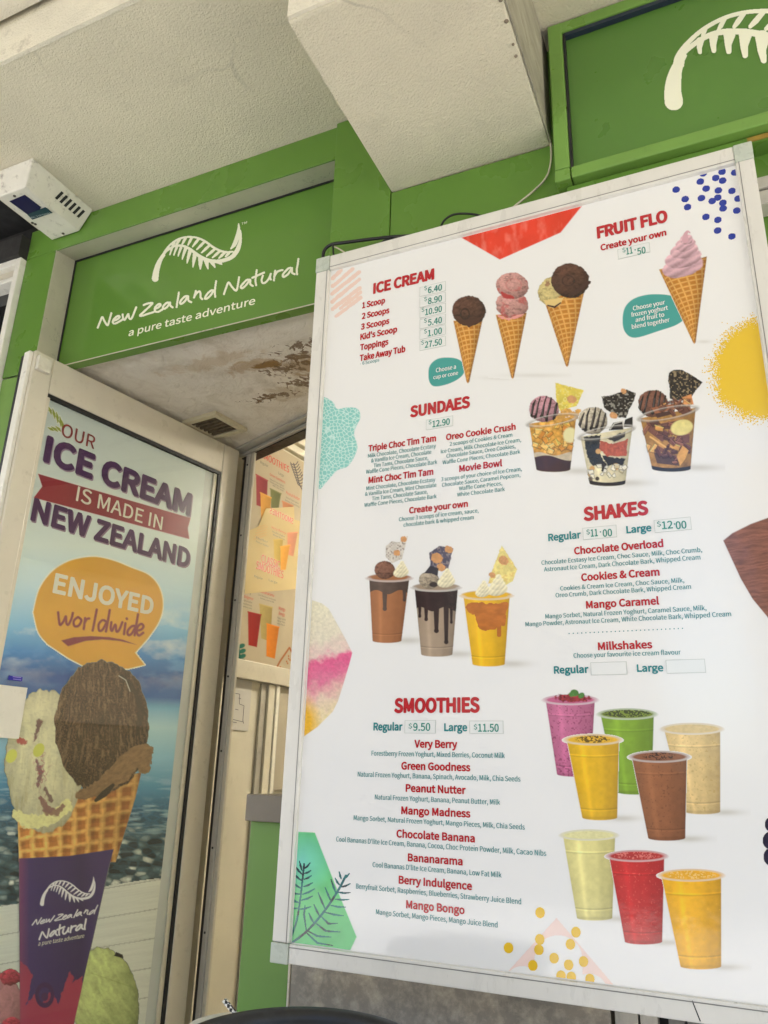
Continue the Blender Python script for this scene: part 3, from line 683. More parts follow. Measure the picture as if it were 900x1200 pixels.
# ================================================================== GLASS DOOR, standing open against the left of the recess
D_DIR = np.array([.1516, .98844, 0.0])
A0 = on_y(43, 408, 1.44)
pd = Plane((A0[0], A0[1], EYE), D_DIR)
def vmid(*pts): return float(np.mean([pd.uv(x, y)[1] for x, y in pts]))
def umid(*pts): return float(np.mean([pd.uv(x, y)[0] for x, y in pts]))
uA, vA = pd.uv(43, 408); uB, vBt = pd.uv(280.4, 530); vTop = (vA + vBt) / 2
gu0 = umid((56.3, 462), (32, 598)); gu1 = umid((260.5, 556), (214, 1000), (194, 1199)); gvT = vmid((56.3, 460.3), (150, 502.5), (260, 553))
uJ = pd.u_at(267, gvT)
TH = .045
gv0 = -EYE + .22
root = thing('glass_door', (A0[0], A0[1], 0), 'cream framed glass door standing open under the shop sign, with the ice cream poster on it', 'door')
MB().slab(pd, uA, gu0, -EYE + .01, vTop, -TH, 0).build('door_stile', M_door, root, bevel=.004)
MB().slab(pd, gu1, uB, -EYE + .01, vTop, -TH, 0).build('door_stile', M_door, root, bevel=.004)
MB().slab(pd, gu0 + .0005, gu1 - .0005, gvT, vTop - .001, -TH + .001, -.001).build('top_rail', M_door, root, bevel=.003)
MB().slab(pd, gu0 + .0005, gu1 - .0005, -EYE + .012, gv0, -TH + .001, -.001).build('bottom_rail', M_door, root, bevel=.003)
mb = MB()
mb.slab(pd, gu0 + .001, gu1 - .001, gvT - .012, gvT - .0005, -.03, -.004); mb.slab(pd, gu1 - .012, gu1 - .0005, gv0, gvT - .0125, -.03, -.004); mb.build('glazing_gasket', M_black, root)
mb = MB(); mb.slab(pd, gu0 + .0005, gu0 + .010, gv0, gvT - .0125, -.02, -.003); mb.slab(pd, gu1 - .030, gu1 - .0125, gv0, gvT - .0125, -.028, -.010); mb.build('glazing_bead', M_door, root, bevel=.001)
# edge strip and black brush seal on the free edge
MB().slab(pd, uA - .012, uA - .0005, -EYE + .02, vTop - .004, -TH + .004, -.012).build('edge_strip', M_whitepaint, root, bevel=.002)
MB().slab(pd, uA - .010, uA - .0005, -EYE + .02, vTop - .012, -TH - .012, -TH - .0005).build('brush_seal', M_black, root)
# white contact block at the top corner
bu0, bv1 = pd.uv(45, 416); bu1, bv0 = pd.uv(53.5, 439)
MB().slab(pd, bu0 - .004, bu1 + .006, bv0, bv1 - .004, .0005, .016).build('contact_block', painted('yellowed_plastic', (.68, .65, .55), .4, .1, 40, (.35, .28, .18), .6, 70), root, bevel=.003)
# glass pane: clear, with a mirror-like sheen
def glass_factor(t):
    lw = t.nodes.new('ShaderNodeLayerWeight'); lw.inputs[0].default_value = .5
    p_ = t.nodes.new('ShaderNodeMath'); p_.operation = 'POWER'; t.links.new(lw.outputs['Facing'], p_.inputs[0]); p_.inputs[1].default_value = 4.5
    m_ = t.nodes.new('ShaderNodeMath'); m_.operation = 'MULTIPLY_ADD'; t.links.new(p_.outputs[0], m_.inputs[0]); m_.inputs[1].default_value = .22; m_.inputs[2].default_value = .03
    return m_
M_glass = bpy.data.materials.new('door_glass'); M_glass.use_nodes = True; t = M_glass.node_tree; t.nodes.clear()
o_ = t.nodes.new('ShaderNodeOutputMaterial'); tr = t.nodes.new('ShaderNodeBsdfTransparent'); tr.inputs[0].default_value = (.985, .99, .985, 1)
gl = t.nodes.new('ShaderNodeBsdfGlossy'); gl.inputs['Roughness'].default_value = .015; fz = glass_factor(t)
mx = t.nodes.new('ShaderNodeMixShader'); t.links.new(fz.outputs[0], mx.inputs[0]); t.links.new(tr.outputs[0], mx.inputs[1]); t.links.new(gl.outputs[0], mx.inputs[2]); t.links.new(mx.outputs[0], o_.inputs[0])
MB().slab(pd, gu0 + .0105, gu1 - .0125, gv0 + .001, gvT - .013, -.012, -.0085).build('glass_pane', M_glass, root)

# ---- poster behind the glass
pp = Plane(pd.o - pd.n * .0150, D_DIR)
pr_u1 = pp.uv(200, 926.7)[0]; pr_u0 = gu0 + .004; pr_v1 = gvT - .013; pr_v0 = pp.uv(100, 1290)[1]
M_poster = printed('poster_print', .35)
root = thing('door_poster', (pp.o[0], pp.o[1], EYE + pr_v0), 'tall ice cream poster with a giant cone and purple lettering, mounted in the glass door', 'poster')
MB().slab(pp, pr_u0, gu1 - .013, pr_v0, pr_v1, -.003, -.0006).build('reflection_backing', painted('reflection_grey', (.56, .60, .57), .35, .12, 3), root)  # pale strip beside the poster stands in for reflections in the clear glass
clip = (pr_u0 + .0005, pr_u1 - .0005, pr_v0 + .0005, pr_v1 - .0005)
bgc = Canvas(-80, 455, 262, 1345, 1.0); X, Y = bgc.X, bgc.Y; bgc.a[:] = 1
# vertical scene: grey-blue sky, cloud, deep blue sea band, haze, pebbly shallows, white planks
Ye = Y + (X - 100) * -.03
def grad(Yv, stops):
    ys = [s_[0] for s_ in stops]; cs = np.array([lin(s_[1]) for s_ in stops])
    return np.stack([np.interp(Yv, ys, cs[:, k]) for k in range(3)], -1)
bgc.c = grad(Ye, [(455, (150, 160, 158)), (560, (176, 186, 180)), (640, (190, 202, 196)), (690, (170, 196, 204)), (735, (112, 168, 200)), (765, (46, 118, 176)), (792, (10, 70, 134)), (815, (14, 78, 140)), (828, (100, 156, 182)), (850, (150, 184, 190)), (885, (120, 168, 188)), (920, (70, 128, 158)), (950, (44, 98, 128)), (985, (40, 80, 96)), (1040, (44, 72, 80)), (1070, (30, 52, 58)), (1345, (40, 60, 64))])
cl = fbm(X / 38, Y / 20, 3, 5); m_ = np.clip((cl - .5) * 4, 0, 1) * np.exp(-((Ye - 740) / 42) ** 2); bgc.tint(m_ * .75, lin((205, 212, 206)))
m_ = np.clip((fbm(X / 26, Y / 13, 8, 5) - .52) * 5, 0, 1) * np.exp(-((Ye - 775) / 26) ** 2); bgc.tint(m_ * .3, lin((120, 176, 214)))
d1, d2, idn = worley(X / 13 + fbm(X / 9, Y / 9, 2) * .8, Y / 6.5, 4)
peb = np.clip((Ye - 925) / 60, 0, 1)
pc = np.stack([np.interp(idn, [0, .3, .6, .8, 1], [v0 / 255. for v0 in v_]) for v_ in ((12, 34, 70, 120, 186), (28, 58, 96, 134, 190), (36, 70, 104, 132, 180))], -1)
pc = lin(pc * 255) * np.clip(1.35 - d1 * 1.25, .12, 1.3)[..., None] * (.6 + .8 * fbm(X / 3, Y / 2.5, 6))[..., None]
k_ = (peb * np.clip((d2 - d1) * 4, .25, 1))[..., None]; bgc.c = bgc.c * (1 - k_) + pc * k_
rip = np.clip((fbm(X / 22, Y / 3.2, 12, 4) - .52) * 5, 0, 1) * np.exp(-((Ye - 945) / 38) ** 2); bgc.tint(rip * .55, lin((166, 196, 204)))
# white planks
edge = 1062 - (X + 5) * .168 + 2.0 * np.sin(X / 31)
pl_ = Y > edge; wood = lin((196, 200, 190)) * (.86 + .2 * fbm(X / 30, (Y + X * .15) / 1.6, 21, 4))[..., None]
ln_ = ((Y + X * .168 - 1062) / 34.0); ln_ = np.abs(ln_ - np.round(ln_)) < .018
wood = np.where(ln_[..., None], wood * .62, wood); bgc.c = np.where(pl_[..., None], wood, bgc.c)
bgc.build('background_print', pp, 0, root, M_poster, clip, 1.45)
POSTER_BG = lin((180, 190, 184))
def pc_canvas(x0, y0, x1, y1, step=.7): return Canvas(x0, y0, x1, y1, step)
# speech bubble
BUB = smooth_pts([(20 + x / 5, 650 + y / 5) for x, y in ((95, 340), (130, 205), (200, 105), (290, 45), (380, 20), (470, 15), (570, 38), (670, 78), (770, 120), (830, 190), (853, 290), (830, 390), (765, 490))], 5)
BUB = BUB + [(20 + x / 5, 650 + y / 5) for x, y in ((690, 575), (745, 645), (650, 668), (410, 662), (300, 605))] + smooth_pts([(20 + x / 5, 650 + y / 5) for x, y in ((180, 525), (125, 455), (97, 345))], 4)
bc = pc_canvas(30, 645, 198, 790); s_ = sd_poly(bc.X, bc.Y, BUB)
bc.paint(s_ - .9, lin((216, 214, 170))); bc.paint(s_, lin((204, 150, 44)) * (.92 + .16 * fbm(bc.X / 40, bc.Y / 30, 5))[..., None])
sw = sd_poly(bc.X, bc.Y, [(20 + x / 5, 650 + y / 5) for x, y in ((258, 503), (330, 484), (430, 477), (540, 483), (620, 498), (700, 528), (600, 506), (500, 497), (400, 506), (298, 537))]); bc.paint(sw, lin((118, 34, 52)))
W5 = lambda pts: [(20 + x / 5, 650 + y / 5) for x, y in pts]
WW = [W5(q) for q in ([(240, 338), (245, 385), (252, 412), (272, 390), (285, 362), (288, 400), (300, 410), (318, 375), (326, 342)], [(355, 366), (332, 388), (336, 418), (360, 416), (376, 385), (358, 366)],
     [(398, 372), (394, 405), (390, 436)], [(394, 402), (408, 378), (422, 374)], [(466, 322), (455, 380), (442, 445)], [(522, 392), (500, 384), (478, 408), (480, 444), (500, 440), (522, 400)], [(542, 325), (532, 385), (520, 450)],
     [(552, 396), (548, 430), (556, 446), (575, 410), (582, 450), (598, 440), (616, 396)], [(634, 402), (626, 466)], [(642, 374), (643, 377)], [(694, 418), (672, 420), (648, 446), (650, 470), (670, 464), (692, 425)], [(708, 350), (698, 410), (688, 472)],
     [(702, 446), (728, 438), (740, 420), (728, 406), (708, 420), (700, 450), (712, 474), (738, 458)])]
ww = np.full(bc.X.shape, 1e9)
for q_ in WW: ww = np.minimum(ww, sd_stroke(bc.X, bc.Y, smooth_pts(q_, 5) if len(q_) > 2 else q_, 1.45))
bc.paint(ww, lin((120, 34, 54)))
bub = bc.build('speech_bubble', pp, .0006, root, M_poster, clip, 1.25)
# ribbon, leaf
rc = pc_canvas(30, 470, 232, 640, .6)
rb = sd_poly(rc.X, rc.Y, [(44.3, 555), (223.3, 607), (220, 619), (221.7, 631.7), (39.3, 583.3), (49.3, 570)]); rc.paint(rb, lin((142, 38, 52)) * (.9 + .2 * fbm(rc.X / 50, rc.Y / 30, 3))[..., None])
lf = np.full(rc.X.shape, 1e9)
for (x0, y0, x1, y1) in ((53, 475, 56, 481), (57, 477, 60, 486), (61.5, 479, 64, 491), (66, 483, 67.5, 496), (70, 488, 71, 500), (72.5, 493, 73, 503), (56, 501, 63, 505), (60, 500, 68, 506), (65, 499.5, 71.5, 506)): lf = np.minimum(lf, sd_stroke(rc.X, rc.Y, [(x0, y0, .5), ((x0 + x1) / 2 + .6, (y0 + y1) / 2, 1.7), (x1, y1, .4)]))
lf = np.minimum(lf, sd_stroke(rc.X, rc.Y, [(54, 479, .4), (64, 486, .6), (71, 497, .7)])); rc.paint(lf, lin((138, 152, 42)))
rc.build('ribbon', pp, .0004, root, M_poster, clip)
M_purple = film('purple_ink', lin((72, 34, 84)), .3); M_purple_sh = film('purple_shadow_ink', lin((148, 128, 146)), .3); M_maroon = film('maroon_ink', lin((132, 44, 44)), .3); M_cream_ink = film('cream_ink', lin((226, 224, 206)), .3)
mb = MB(); heavy(mb, pp, 'OUR', 71, 110, 518.5, 16, 0, .014, .0012, .001); mb.build('lettering', M_maroon, root, fix=False)
mb = MB(); heavy(mb, pp, 'ICE CREAM', 50.5, 223.5, 574.8, 30.5, 1, .068, .0010, .0011); heavy(mb, pp, 'ICE CREAM', 49.5, 222.3, 573, 30.5, 0, .068, .0014, .0011); mb.build('lettering', [M_purple, M_purple_sh], root, fix=False)
mb = MB(); heavy(mb, pp, 'IS MADE IN', 88.5, 189.2, 604, 17, 0, .016, .0012, .001); mb.build('lettering', M_cream_ink, root, fix=False)
mb = MB(); heavy(mb, pp, 'NEW ZEALAND', 36.2, 222, 639.8, 26, 1, .058, .0010, .0011); heavy(mb, pp, 'NEW ZEALAND', 35, 221, 638, 26, 0, .058, .0014, .0011); mb.build('lettering', [M_purple, M_purple_sh], root, fix=False)
mb = MB(); heavy(mb, pp, 'ENJOYED', 61, 178.3, 708, 23, 0, .052, .0012, .0011); mb.build('lettering', M_cream_ink, root, fix=False)

# giant cone picture
gc = pc_canvas(-34, 770, 186, 1300, .6); gc.c[:] = lin((112, 120, 116)); X, Y = gc.X, gc.Y
# scoops behind at the bottom: pink and lime
def scoop(cv, cx, cy, rx, ry, base, seed=1, rot=0, rough=.05, ridge=None, light=(-.45, -.6), contrast=.55, fx=5, fy=5, amp=.35, soft=.9, grain=1.0):
    X, Y = cv.X, cv.Y; n = fbm((X - cx) / rx * 3.2 + 7, (Y - cy) / ry * 3.2, seed, 3) - .5
    c_, s2 = math.cos(rot), math.sin(rot); x = ((X - cx) * c_ + (Y - cy) * s2) / rx; y = (-(X - cx) * s2 + (Y - cy) * c_) / ry
    r_ = np.hypot(x, y) * (1 + n * rough * 2 + (fbm((X - cx) / rx * 9, (Y - cy) / ry * 9, seed + 31, 2) - .5) * .07); sd = (r_ - 1) * min(rx, ry)
    zz = np.sqrt(np.clip(1 - r_ ** 2, 0, 1)); lam = np.clip(.62 + contrast * (x * light[0] + y * light[1]) + .25 * (zz - .6), .22, 1.25)
    tex = fbm(x * fx + 3 * n, y * fy, seed + 4, 5) - .5
    if ridge is not None:
        ang, fr = ridge; q_ = x * math.cos(ang) + y * math.sin(ang); tex = tex * .6 + .4 * (fbm(q_ * fr + n * 2, (-x * math.sin(ang) + y * math.cos(ang)) * 2.5, seed + 9, 4) - .5) * 1.6
    g1 = fbm(X / 2.1, Y / 2.1, seed + 17, 3) - .5; pit = np.clip((fbm(X / 3.2 + tex * 3, Y / 2.4, seed + 23, 3) - .56) * 7, 0, 1)
    col = np.array(base) * (lam * (1 + tex * amp * 2 + g1 * .5 * grain) * (1 - pit * .38 * grain))[..., None]
    cv.paint(sd, np.clip(col, .004, .85), soft); return sd, x, y
sd, x, y = scoop(gc, 122, 1172, 40, 62, lin((206, 222, 146)), 3, -.15, .03, (-.6, 11), amp=.42, contrast=.3, grain=.3)
gc.tint(np.clip((.35 - sd_stroke(X, Y, [(106, 1140), (158, 1158)], .5)) * .5, 0, .35), lin((120, 140, 60)))
gc.paint(sd_poly(X, Y, [(133, 1120), (136, 1116), (143, 1119), (144, 1123)]), lin((30, 26, 20)))
scoop(gc, 2, 1180, 24, 38, lin((196, 140, 146)), 6, 0, .05, (.9, 7), amp=.3, contrast=.3, grain=.3); scoop(gc, 12, 1145, 13, 9, lin((196, 70, 92)), 8, 0, .2, amp=.6)
scoop(gc, 14, 1200, 12, 8, lin((196, 70, 92)), 8, 0, .2, amp=.6)
# waffle
cone = [(20, 950), (165, 905), (158, 935), (135, 1010), (22, 1010)]
s_ = sd_poly(X, Y, cone); u_ = (X - 22 - (Y - 950) * .0) / 16.0 + (Y - 1000) * .004 * ((X - 75) / 60); v_ = (Y + (X - 75) * .13) / 15.5
u_ = u_ + .22 * (fbm(X / 13, Y / 11, 61) - .5); v_ = v_ + .26 * (fbm(X / 12, Y / 10, 62) - .5)
eu, ev = u_ - np.round(u_), v_ - np.round(v_); rg = np.clip(1 - np.minimum(np.abs(eu) / .25, np.abs(ev) / .22), 0, 1) ** .7
lit = np.clip((-(eu) * 2.2) * (np.abs(eu) < .45), -.5, .5) + np.clip(-ev * 1.4, -.4, .4)
wc = lin((168, 106, 50)) * (1 - rg[..., None]) + lin((226, 178, 100)) * rg[..., None]
wc = wc * ((.78 + .45 * fbm(X / 5, Y / 6, 31) + .22 * (hsh(np.round(u_ - .5), np.round(v_ - .5), 4) - .5) + .25 * lit))[..., None] * np.interp(X, [20, 70, 120, 165], [1.15, 1.0, .76, .55])[..., None]
gc.paint(s_, np.clip(wc, 0, .8))
# cream scoop with fruit
sd, x, y = scoop(gc, 52, 893, 46, 84, lin((234, 231, 190)), 11, .0, .05, (.15, 9), amp=.30, contrast=.18, light=(-.3, -.4), grain=.25)
stk = fbm(x * 13 + y * 2, y * 3.2, 77, 4); gc.tint(np.clip(.5 - sd, 0, 1) * np.clip((stk - .54) * 7, 0, 1) * .4 * np.clip(y + .5, 0, 1), lin((150, 140, 88)))
sk = sd_stroke(X, Y, [(20, 955, 6), (30, 962, 8), (45, 963, 8), (62, 958, 8), (78, 945, 7)]) + (fbm(X / 4, Y / 4, 17) - .5) * 7; gc.paint(sk, lin((212, 210, 150)) * (.8 + .4 * fbm(X / 3, Y / 3, 18))[..., None])
for st, colr in (([(46, 846, 3), (43, 856, 2.2), (40, 868, 1)], (92, 40, 52)), ([(24, 868, 4), (29, 870, 3)], (164, 34, 44)), ([(42, 890, 1), (47, 905, 3), (44, 922, 1.5)], (110, 62, 76)), ([(47, 935, 2), (55, 950, 5), (66, 953, 4), (74, 944, 2)], (120, 74, 72)), ([(52, 925, 2), (60, 938, 2.5)], (96, 60, 62))):
    gc.paint(sd_stroke(X, Y, st) + (fbm(X / 2.5, Y / 2.5, 23) - .5) * 4.5, lin(colr), 1.5, .85)
vn_ = np.abs(fbm((X + 9 * fbm(X / 9, Y / 9, 71)) / 11, Y / 26, 72, 4) - .5); k_ = np.clip((.022 - vn_) * 70, 0, 1) * np.clip(1 - np.abs(X - 48 - .06 * (Y - 890)) / 16, 0, 1) * np.clip(1 - np.abs(Y - 905) / 62, 0, 1) * np.clip(.5 - sd, 0, 1)
gc.tint(k_ * .8, lin((150, 62, 84)))
for ex, ey in ((13, 886), (45, 879)): gc.paint(sd_ell(X, Y, ex, ey, 6, 8.5, .5), lin((196, 200, 92)))
# dark brown scoop
sd, x, y = scoop(gc, 119, 852, 55, 78, lin((88, 64, 44)), 14, .0, .03, None, amp=.15, contrast=.3, light=(-.2, -.35), grain=.5)
wx = x + .10 * (fbm(X / 14, Y / 14, 40, 3) - .5); wy = y + .10 * (fbm(X / 14, Y / 14, 45, 3) - .5); inside = np.clip(.5 - sd, 0, 1)
along = wy - .55 * wx * wx; across = wx * (1.35 - .45 * np.clip(wy, -1, 1)) 
f_hi = fbm(across * 24, along * 7.5, 41, 4); f_lo = fbm(across * 7 + 3, along * 2.0, 44, 3); f_fine = fbm(X / 1.7, Y / 2.6, 48, 3)
gc.tint(inside * np.clip((f_hi - .5) * 6, 0, 1) * (.5 + .5 * f_lo) * .85, lin((30, 22, 15)))
gc.tint(inside * np.clip((.44 - f_hi) * 7, 0, 1) * .42, lin((150, 122, 90)))
gc.tint(inside * np.clip((f_fine - .55) * 6, 0, 1) * .45, lin((50, 38, 27)))
gc.tint(inside * np.clip((x - .35) * 1.3, 0, 1) * .45, lin((50, 38, 26))); gr_ = vnoise(X / 1.1, Y / 1.1, 52); gc.tint(inside * np.clip((gr_ - .62) * 4, 0, 1) * .5, lin((128, 102, 74))); gc.tint(inside * np.clip((.36 - gr_) * 4, 0, 1) * .5, lin((34, 25, 18)))
gc.tint(inside * np.clip(1 - np.abs(sd_ell(X, Y, 112, 880, 20, 38, .3)) / 6, 0, 1) * .5, lin((52, 42, 28)))
gc.paint(sd_stroke(X, Y, [(140, 790, 1), (150, 798, 3), (160, 815, 3), (165, 835, 4), (160, 860, 2)]) + (fbm(X / 3, Y / 3, 19) - .5) * 3, lin((40, 32, 24)), 2, .85)
gc.paint(sd_stroke(X, Y, [(139, 792), (147, 797), (152, 810)], .5), lin((190, 190, 180)), .8, .8)
lip = sd_stroke(X, Y, [(92, 932, 5), (115, 925, 9), (140, 905, 12), (160, 885, 12), (171, 880, 8), (168, 900, 7)]) + (fbm(X / 5, Y / 5, 27) - .5) * 6
gc.paint(lip, lin((122, 96, 66)) * (.6 + .8 * fbm(X / 4 + Y / 6, Y / 3, 29))[..., None])
gc.paint(sd_stroke(X, Y, [(112, 938, 2), (122, 930, 4), (132, 920, 2)]), lin((38, 32, 26)))
# purple sleeve
sl_ = sd_poly(X, Y, [(22, 1006), (80, 1003), (133, 995), (126, 1020), (86, 1200), (66, 1298), (24, 1298)])
red = sd_poly(X, Y, [(22, 1125), (30, 1132), (38, 1142), (34, 1160), (30, 1178), (40, 1165), (46, 1180), (60, 1160), (68, 1176), (78, 1146), (82, 1138), (86, 1146), (84, 1152), (96, 1144), (90, 1300), (22, 1300)]) + (fbm(X / 4, Y / 4, 51) - .5) * 4
pc_ = lin((62, 48, 98)) * np.interp(X, [22, 40, 80, 95, 105, 130], [1.25, 1.05, .8, .7, .9, 1.1])[..., None] * np.ones_like(X)[..., None]
gc.paint(sl_, pc_)
k_ = np.clip(.5 - np.maximum(red, sl_), 0, 1) ; gc.tint(k_ * .9, lin((158, 54, 78)))
k_ = np.clip(.5 - np.maximum(np.abs(sd_ell(X, Y, 52, 1166, 9, 12)) - 2.2, sl_), 0, 1); gc.tint(k_, lin((62, 36, 78)))
k_ = np.clip(.5 - np.maximum(sd_ell(X, Y, 52, 1168, 4, 5), sl_), 0, 1); gc.tint(k_, lin((70, 40, 80)))
k_ = np.clip(1 - (X - 22) / 12, 0, 1) * np.clip(.5 - sl_, 0, 1); gc.tint(k_ * .5, lin((150, 70, 100)))
WI = lin((214, 214, 216))
def aff(Xc, Yc):
    # sleeve emblem: fitted on three landmarks of the printed fern
    src = np.array([[48.7, 1060.0, 1], [109.2, 1027.5, 1], [86.9, 1057.5, 1]]); dst = np.array([[110, 500], [738, 78], [508, 420]], float)
    Mx = np.linalg.solve(src, dst); return Mx[0, 0] * Xc + Mx[1, 0] * Yc + Mx[2, 0], Mx[0, 1] * Xc + Mx[1, 1] * Yc + Mx[2, 1], 10.0
gc.paint(fern_sd(X, Y, FERN, aff), WI, .7)
def remap(strokes, A, B):
    """carry strokes from baseline ends A=(p,q) to B=(p,q) with rise r"""
    src = np.array([[A[0][0], A[0][1], 1], [A[1][0], A[1][1], 1], [A[2][0], A[2][1], 1]]); Mx = np.linalg.solve(src, np.array(B, float))
    return [[tuple(np.array([x_, y_, 1]) @ Mx) for x_, y_ in st] for st in strokes]
nA = remap(NAME_A, ((114.8, 384.2), (252.5, 348), (209.9, 343)), ((37.3, 1084), (110, 1070.7), (90.7, 1066)))
nB = remap(NAME_B, ((262.6, 345), (348.5, 321.8), (350, 303.7)), ((45.5, 1101), (99, 1089), (100.5, 1077)))
gc.paint(name_sd(X, Y, nA, .62), WI, .7); gc.paint(name_sd(X, Y, nB, .95), WI, .7)
gc.build('cone_picture', pp, .0016, root, M_poster, clip, 1.3)
mb = MB(); text(mb, pp, 'a pure taste adventure', 44, 98, 1103.6, 5, 0, .03, .002); mb.build('lettering', M_cream_ink, root, fix=False)
# stickers on the glass
pg = Plane(pd.o - pd.n * .0080, D_DIR)
cu0 = gu0 + .0; c_u1, c_v1 = pg.uv(31.5, 806); _, c_v0 = pg.uv(24, 866)
MB().slab(pg, cu0 + .012, c_u1, c_v0, c_v1, .0005, .004).build('notice_card', M_whitepaint, None, bevel=.001)
o = bpy.data.objects['notice_card']; tag(o, 'blank white card fixed to the left edge of the door glass', 'card')
a = pg.uv(10, 791.5); b_ = pg.uv(25.5, 798.5)
root = MB().slab(pg, a[0], b_[0], b_[1], a[1], .0004, .0012).build('blue_sticker', flat('blue_sticker_film', lin((30, 32, 160)), .3))
tag(root, 'tiny dark blue sticker on the door glass above the white card', 'sticker')
mb = MB()
for (x0, x1, y) in ((14.5, 24.5, 793.6), (15, 24.5, 796.3)): mb.slab(pg, pg.uv(x0, y)[0], pg.uv(x1, y)[0], pg.uv(20, y + .5)[1], pg.uv(20, y - .5)[1], .0013, .0016)
mb.build('print_line', flat('pale_violet_print', lin((150, 140, 220)), .4), root)

# ================================================================== ENTRANCE FRAME AND THE ROOM BEHIND
Bp = pd.p(uB + .012, 0)                       # beside the door's hinge edge
E_DIR = np.array([.9269, -.3753, 0.0])
pe = Plane((Bp[0], Bp[1] + .015, EYE), E_DIR)
zh0 = pe.uv(300, 528)[1]                      # underside of the door head
zc_ = Z_CEIL - EYE - .001
q0, q1 = pe.p(0, 0, -.03), pe.p(1.28, 0, -.03)
MB().prism([(-2.35, YS + .0305, Z_CEIL), (q1[0], YS + .0305, Z_CEIL), (q1[0], q1[1], Z_CEIL), (q0[0], q0[1], Z_CEIL), (-2.35, q0[1] + .15, Z_CEIL)], (0, 0, .05)).build('ceiling_sheet', M_stain, CEIL_ROOT)
root = thing('entrance_frame', (pe.o[0] + .3, pe.o[1], 0), 'worn aluminium entrance frame with screws beside the open glass door', 'door frame')
ju0, ju1 = pe.uv(286.5, 560)[0], pe.uv(294, 560)[0]
MB().slab(pe, -.0105, ju0 - .001, -EYE, zh0 - .001, -.028, -.012).build('rubber_seal', M_black, root)
MB().slab(pe, ju0, ju0 + (ju1 - ju0) * .55, -EYE, zh0 - .0, -.026, 0).build('jamb', M_metal, root, bevel=.003)
MB().slab(pe, ju0 + (ju1 - ju0) * .55 + .001, ju1, -EYE, zh0 + .001, -.016, -.006).build('jamb_stop', M_frame, root, bevel=.002)
MB().slab(pe, -.03, 1.3, zh0 + .004, zh0 + (zc_ - zh0) * .55, -.07, .001).build('head', M_metal, root, bevel=.003)
MB().slab(pe, -.03, 1.3, zh0 + (zc_ - zh0) * .55 + .003, zc_, -.065, .03).build('head_cover', M_metal, root, bevel=.003)
MB().slab(pe, -.03, 1.3, zh0 + .0, zh0 + .0035, -.06, -.012).build('head_seal', M_black, root)
M_screw = flat('dark_screw', (.03, .03, .03), .4)
for py in (545, 625, 700, 790, 880, 1000, 1108):
    v = pe.uv(290, py)[1]; cpt = pe.p(ju0 + (ju1 - ju0) * .33, v, .0005); MB().tube([cpt, cpt + pe.n * .003], .004, 0, 8).build('screw', M_screw, root)
M_pane2 = bpy.data.materials.new('entrance_glass'); M_pane2.use_nodes = True; t = M_pane2.node_tree; t.nodes.clear()
o_ = t.nodes.new('ShaderNodeOutputMaterial'); tr = t.nodes.new('ShaderNodeBsdfTransparent'); tr.inputs[0].default_value = (.95, .97, .96, 1)
gl = t.nodes.new('ShaderNodeBsdfGlossy'); gl.inputs['Roughness'].default_value = .02; fz = glass_factor(t)
mx = t.nodes.new('ShaderNodeMixShader'); t.links.new(fz.outputs[0], mx.inputs[0]); t.links.new(tr.outputs[0], mx.inputs[1]); t.links.new(gl.outputs[0], mx.inputs[2]); t.links.new(mx.outputs[0], o_.inputs[0])

# left return wall of the recess, behind the door leaf
MB().box((X_POST - .30, YS + .001, 0), (X_POST - .08, 4.9, 3.1)).build('x', M_cream)
o = bpy.data.objects['x']; o.name = 'return_wall'; tag(o, 'cream side wall of the doorway recess behind the open glass door', 'wall')

# interior left wall with the smoothie menu
I_DIR = np.array([.0949, .99547, 0.0])
Ip = on_y(279, 600, Bp[1] + .11)
pi = Plane((Ip[0], Ip[1], EYE), I_DIR)
z_cor = pi.uv(345, 525.5)[1]
root = thing('interior_wall', (Ip[0], Ip[1] + .6, 0), 'cream panelled wall inside the shop, seen through the doorway', 'wall')
MB().slab(pi, 0, 3.0, -EYE, z_cor + .25, -.1, 0).build('wall_sheet', M_cream, root)
MB().slab(pi, 0, 3.0, z_cor - .035, z_cor, .0005, .03).build('cornice', M_cream, root, bevel=.006)
MB().slab(pi, 0, 3.0, z_cor + .001, z_cor + .035, .0005, .055).build('cornice', M_cream, root, bevel=.006)
vb0 = pi.uv(310, 793)[1]; v_low = pi.uv(320, 929)[1]
for (pa, pb, pyy, mt, d) in ((300, 306, 860, M_metal, .012), (306.5, 314, 860, M_cream, .022), (314.5, 318, 860, M_whitepaint, .028), (319, 321.5, 860, M_metal, .016)):
    ua, ub = pi.uv(pa, pyy)[0], pi.uv(pb, pyy)[0]; MB().slab(pi, ua, ub, -EYE, vb0 - .03, .0005, d).build('cover_strip', mt, root, bevel=.002)
ua, ub = pi.uv(322, 860)[0], pi.uv(380, 860)[0]; MB().slab(pi, ua, ub, pi.uv(330, 926)[1], vb0 - .03, .0005, .012).build('infill_panel', painted('tan_panel', (.43, .38, .29), .5, .05, 5), root, bevel=.002)  # infill a darker tan than the cream wall
root = thing('interior_room', (-1, 4, 0), 'plain cream room enclosure of the ice cream shop behind the doorway', 'room')
MB().box((-2.2, 4.9, 0), (2.5, 5.0, 3.2)).build('back_wall', M_cream, root)
MB().box((1.6, YB2 + .01, 0), (1.7, 4.9, 3.2)).build('side_wall', M_cream, root)
zi = EYE + z_cor + .036
MB().box((-2.2, 2.0, zi), (2.5, 5.0, zi + .1)).build('room_ceiling', M_cream, root)
MB().box((-2.2, 2.0, .001), (1.6, 4.9, .012)).build('room_floor', painted('floor_tile', (.3, .28, .25), .4, .1, 3), root)
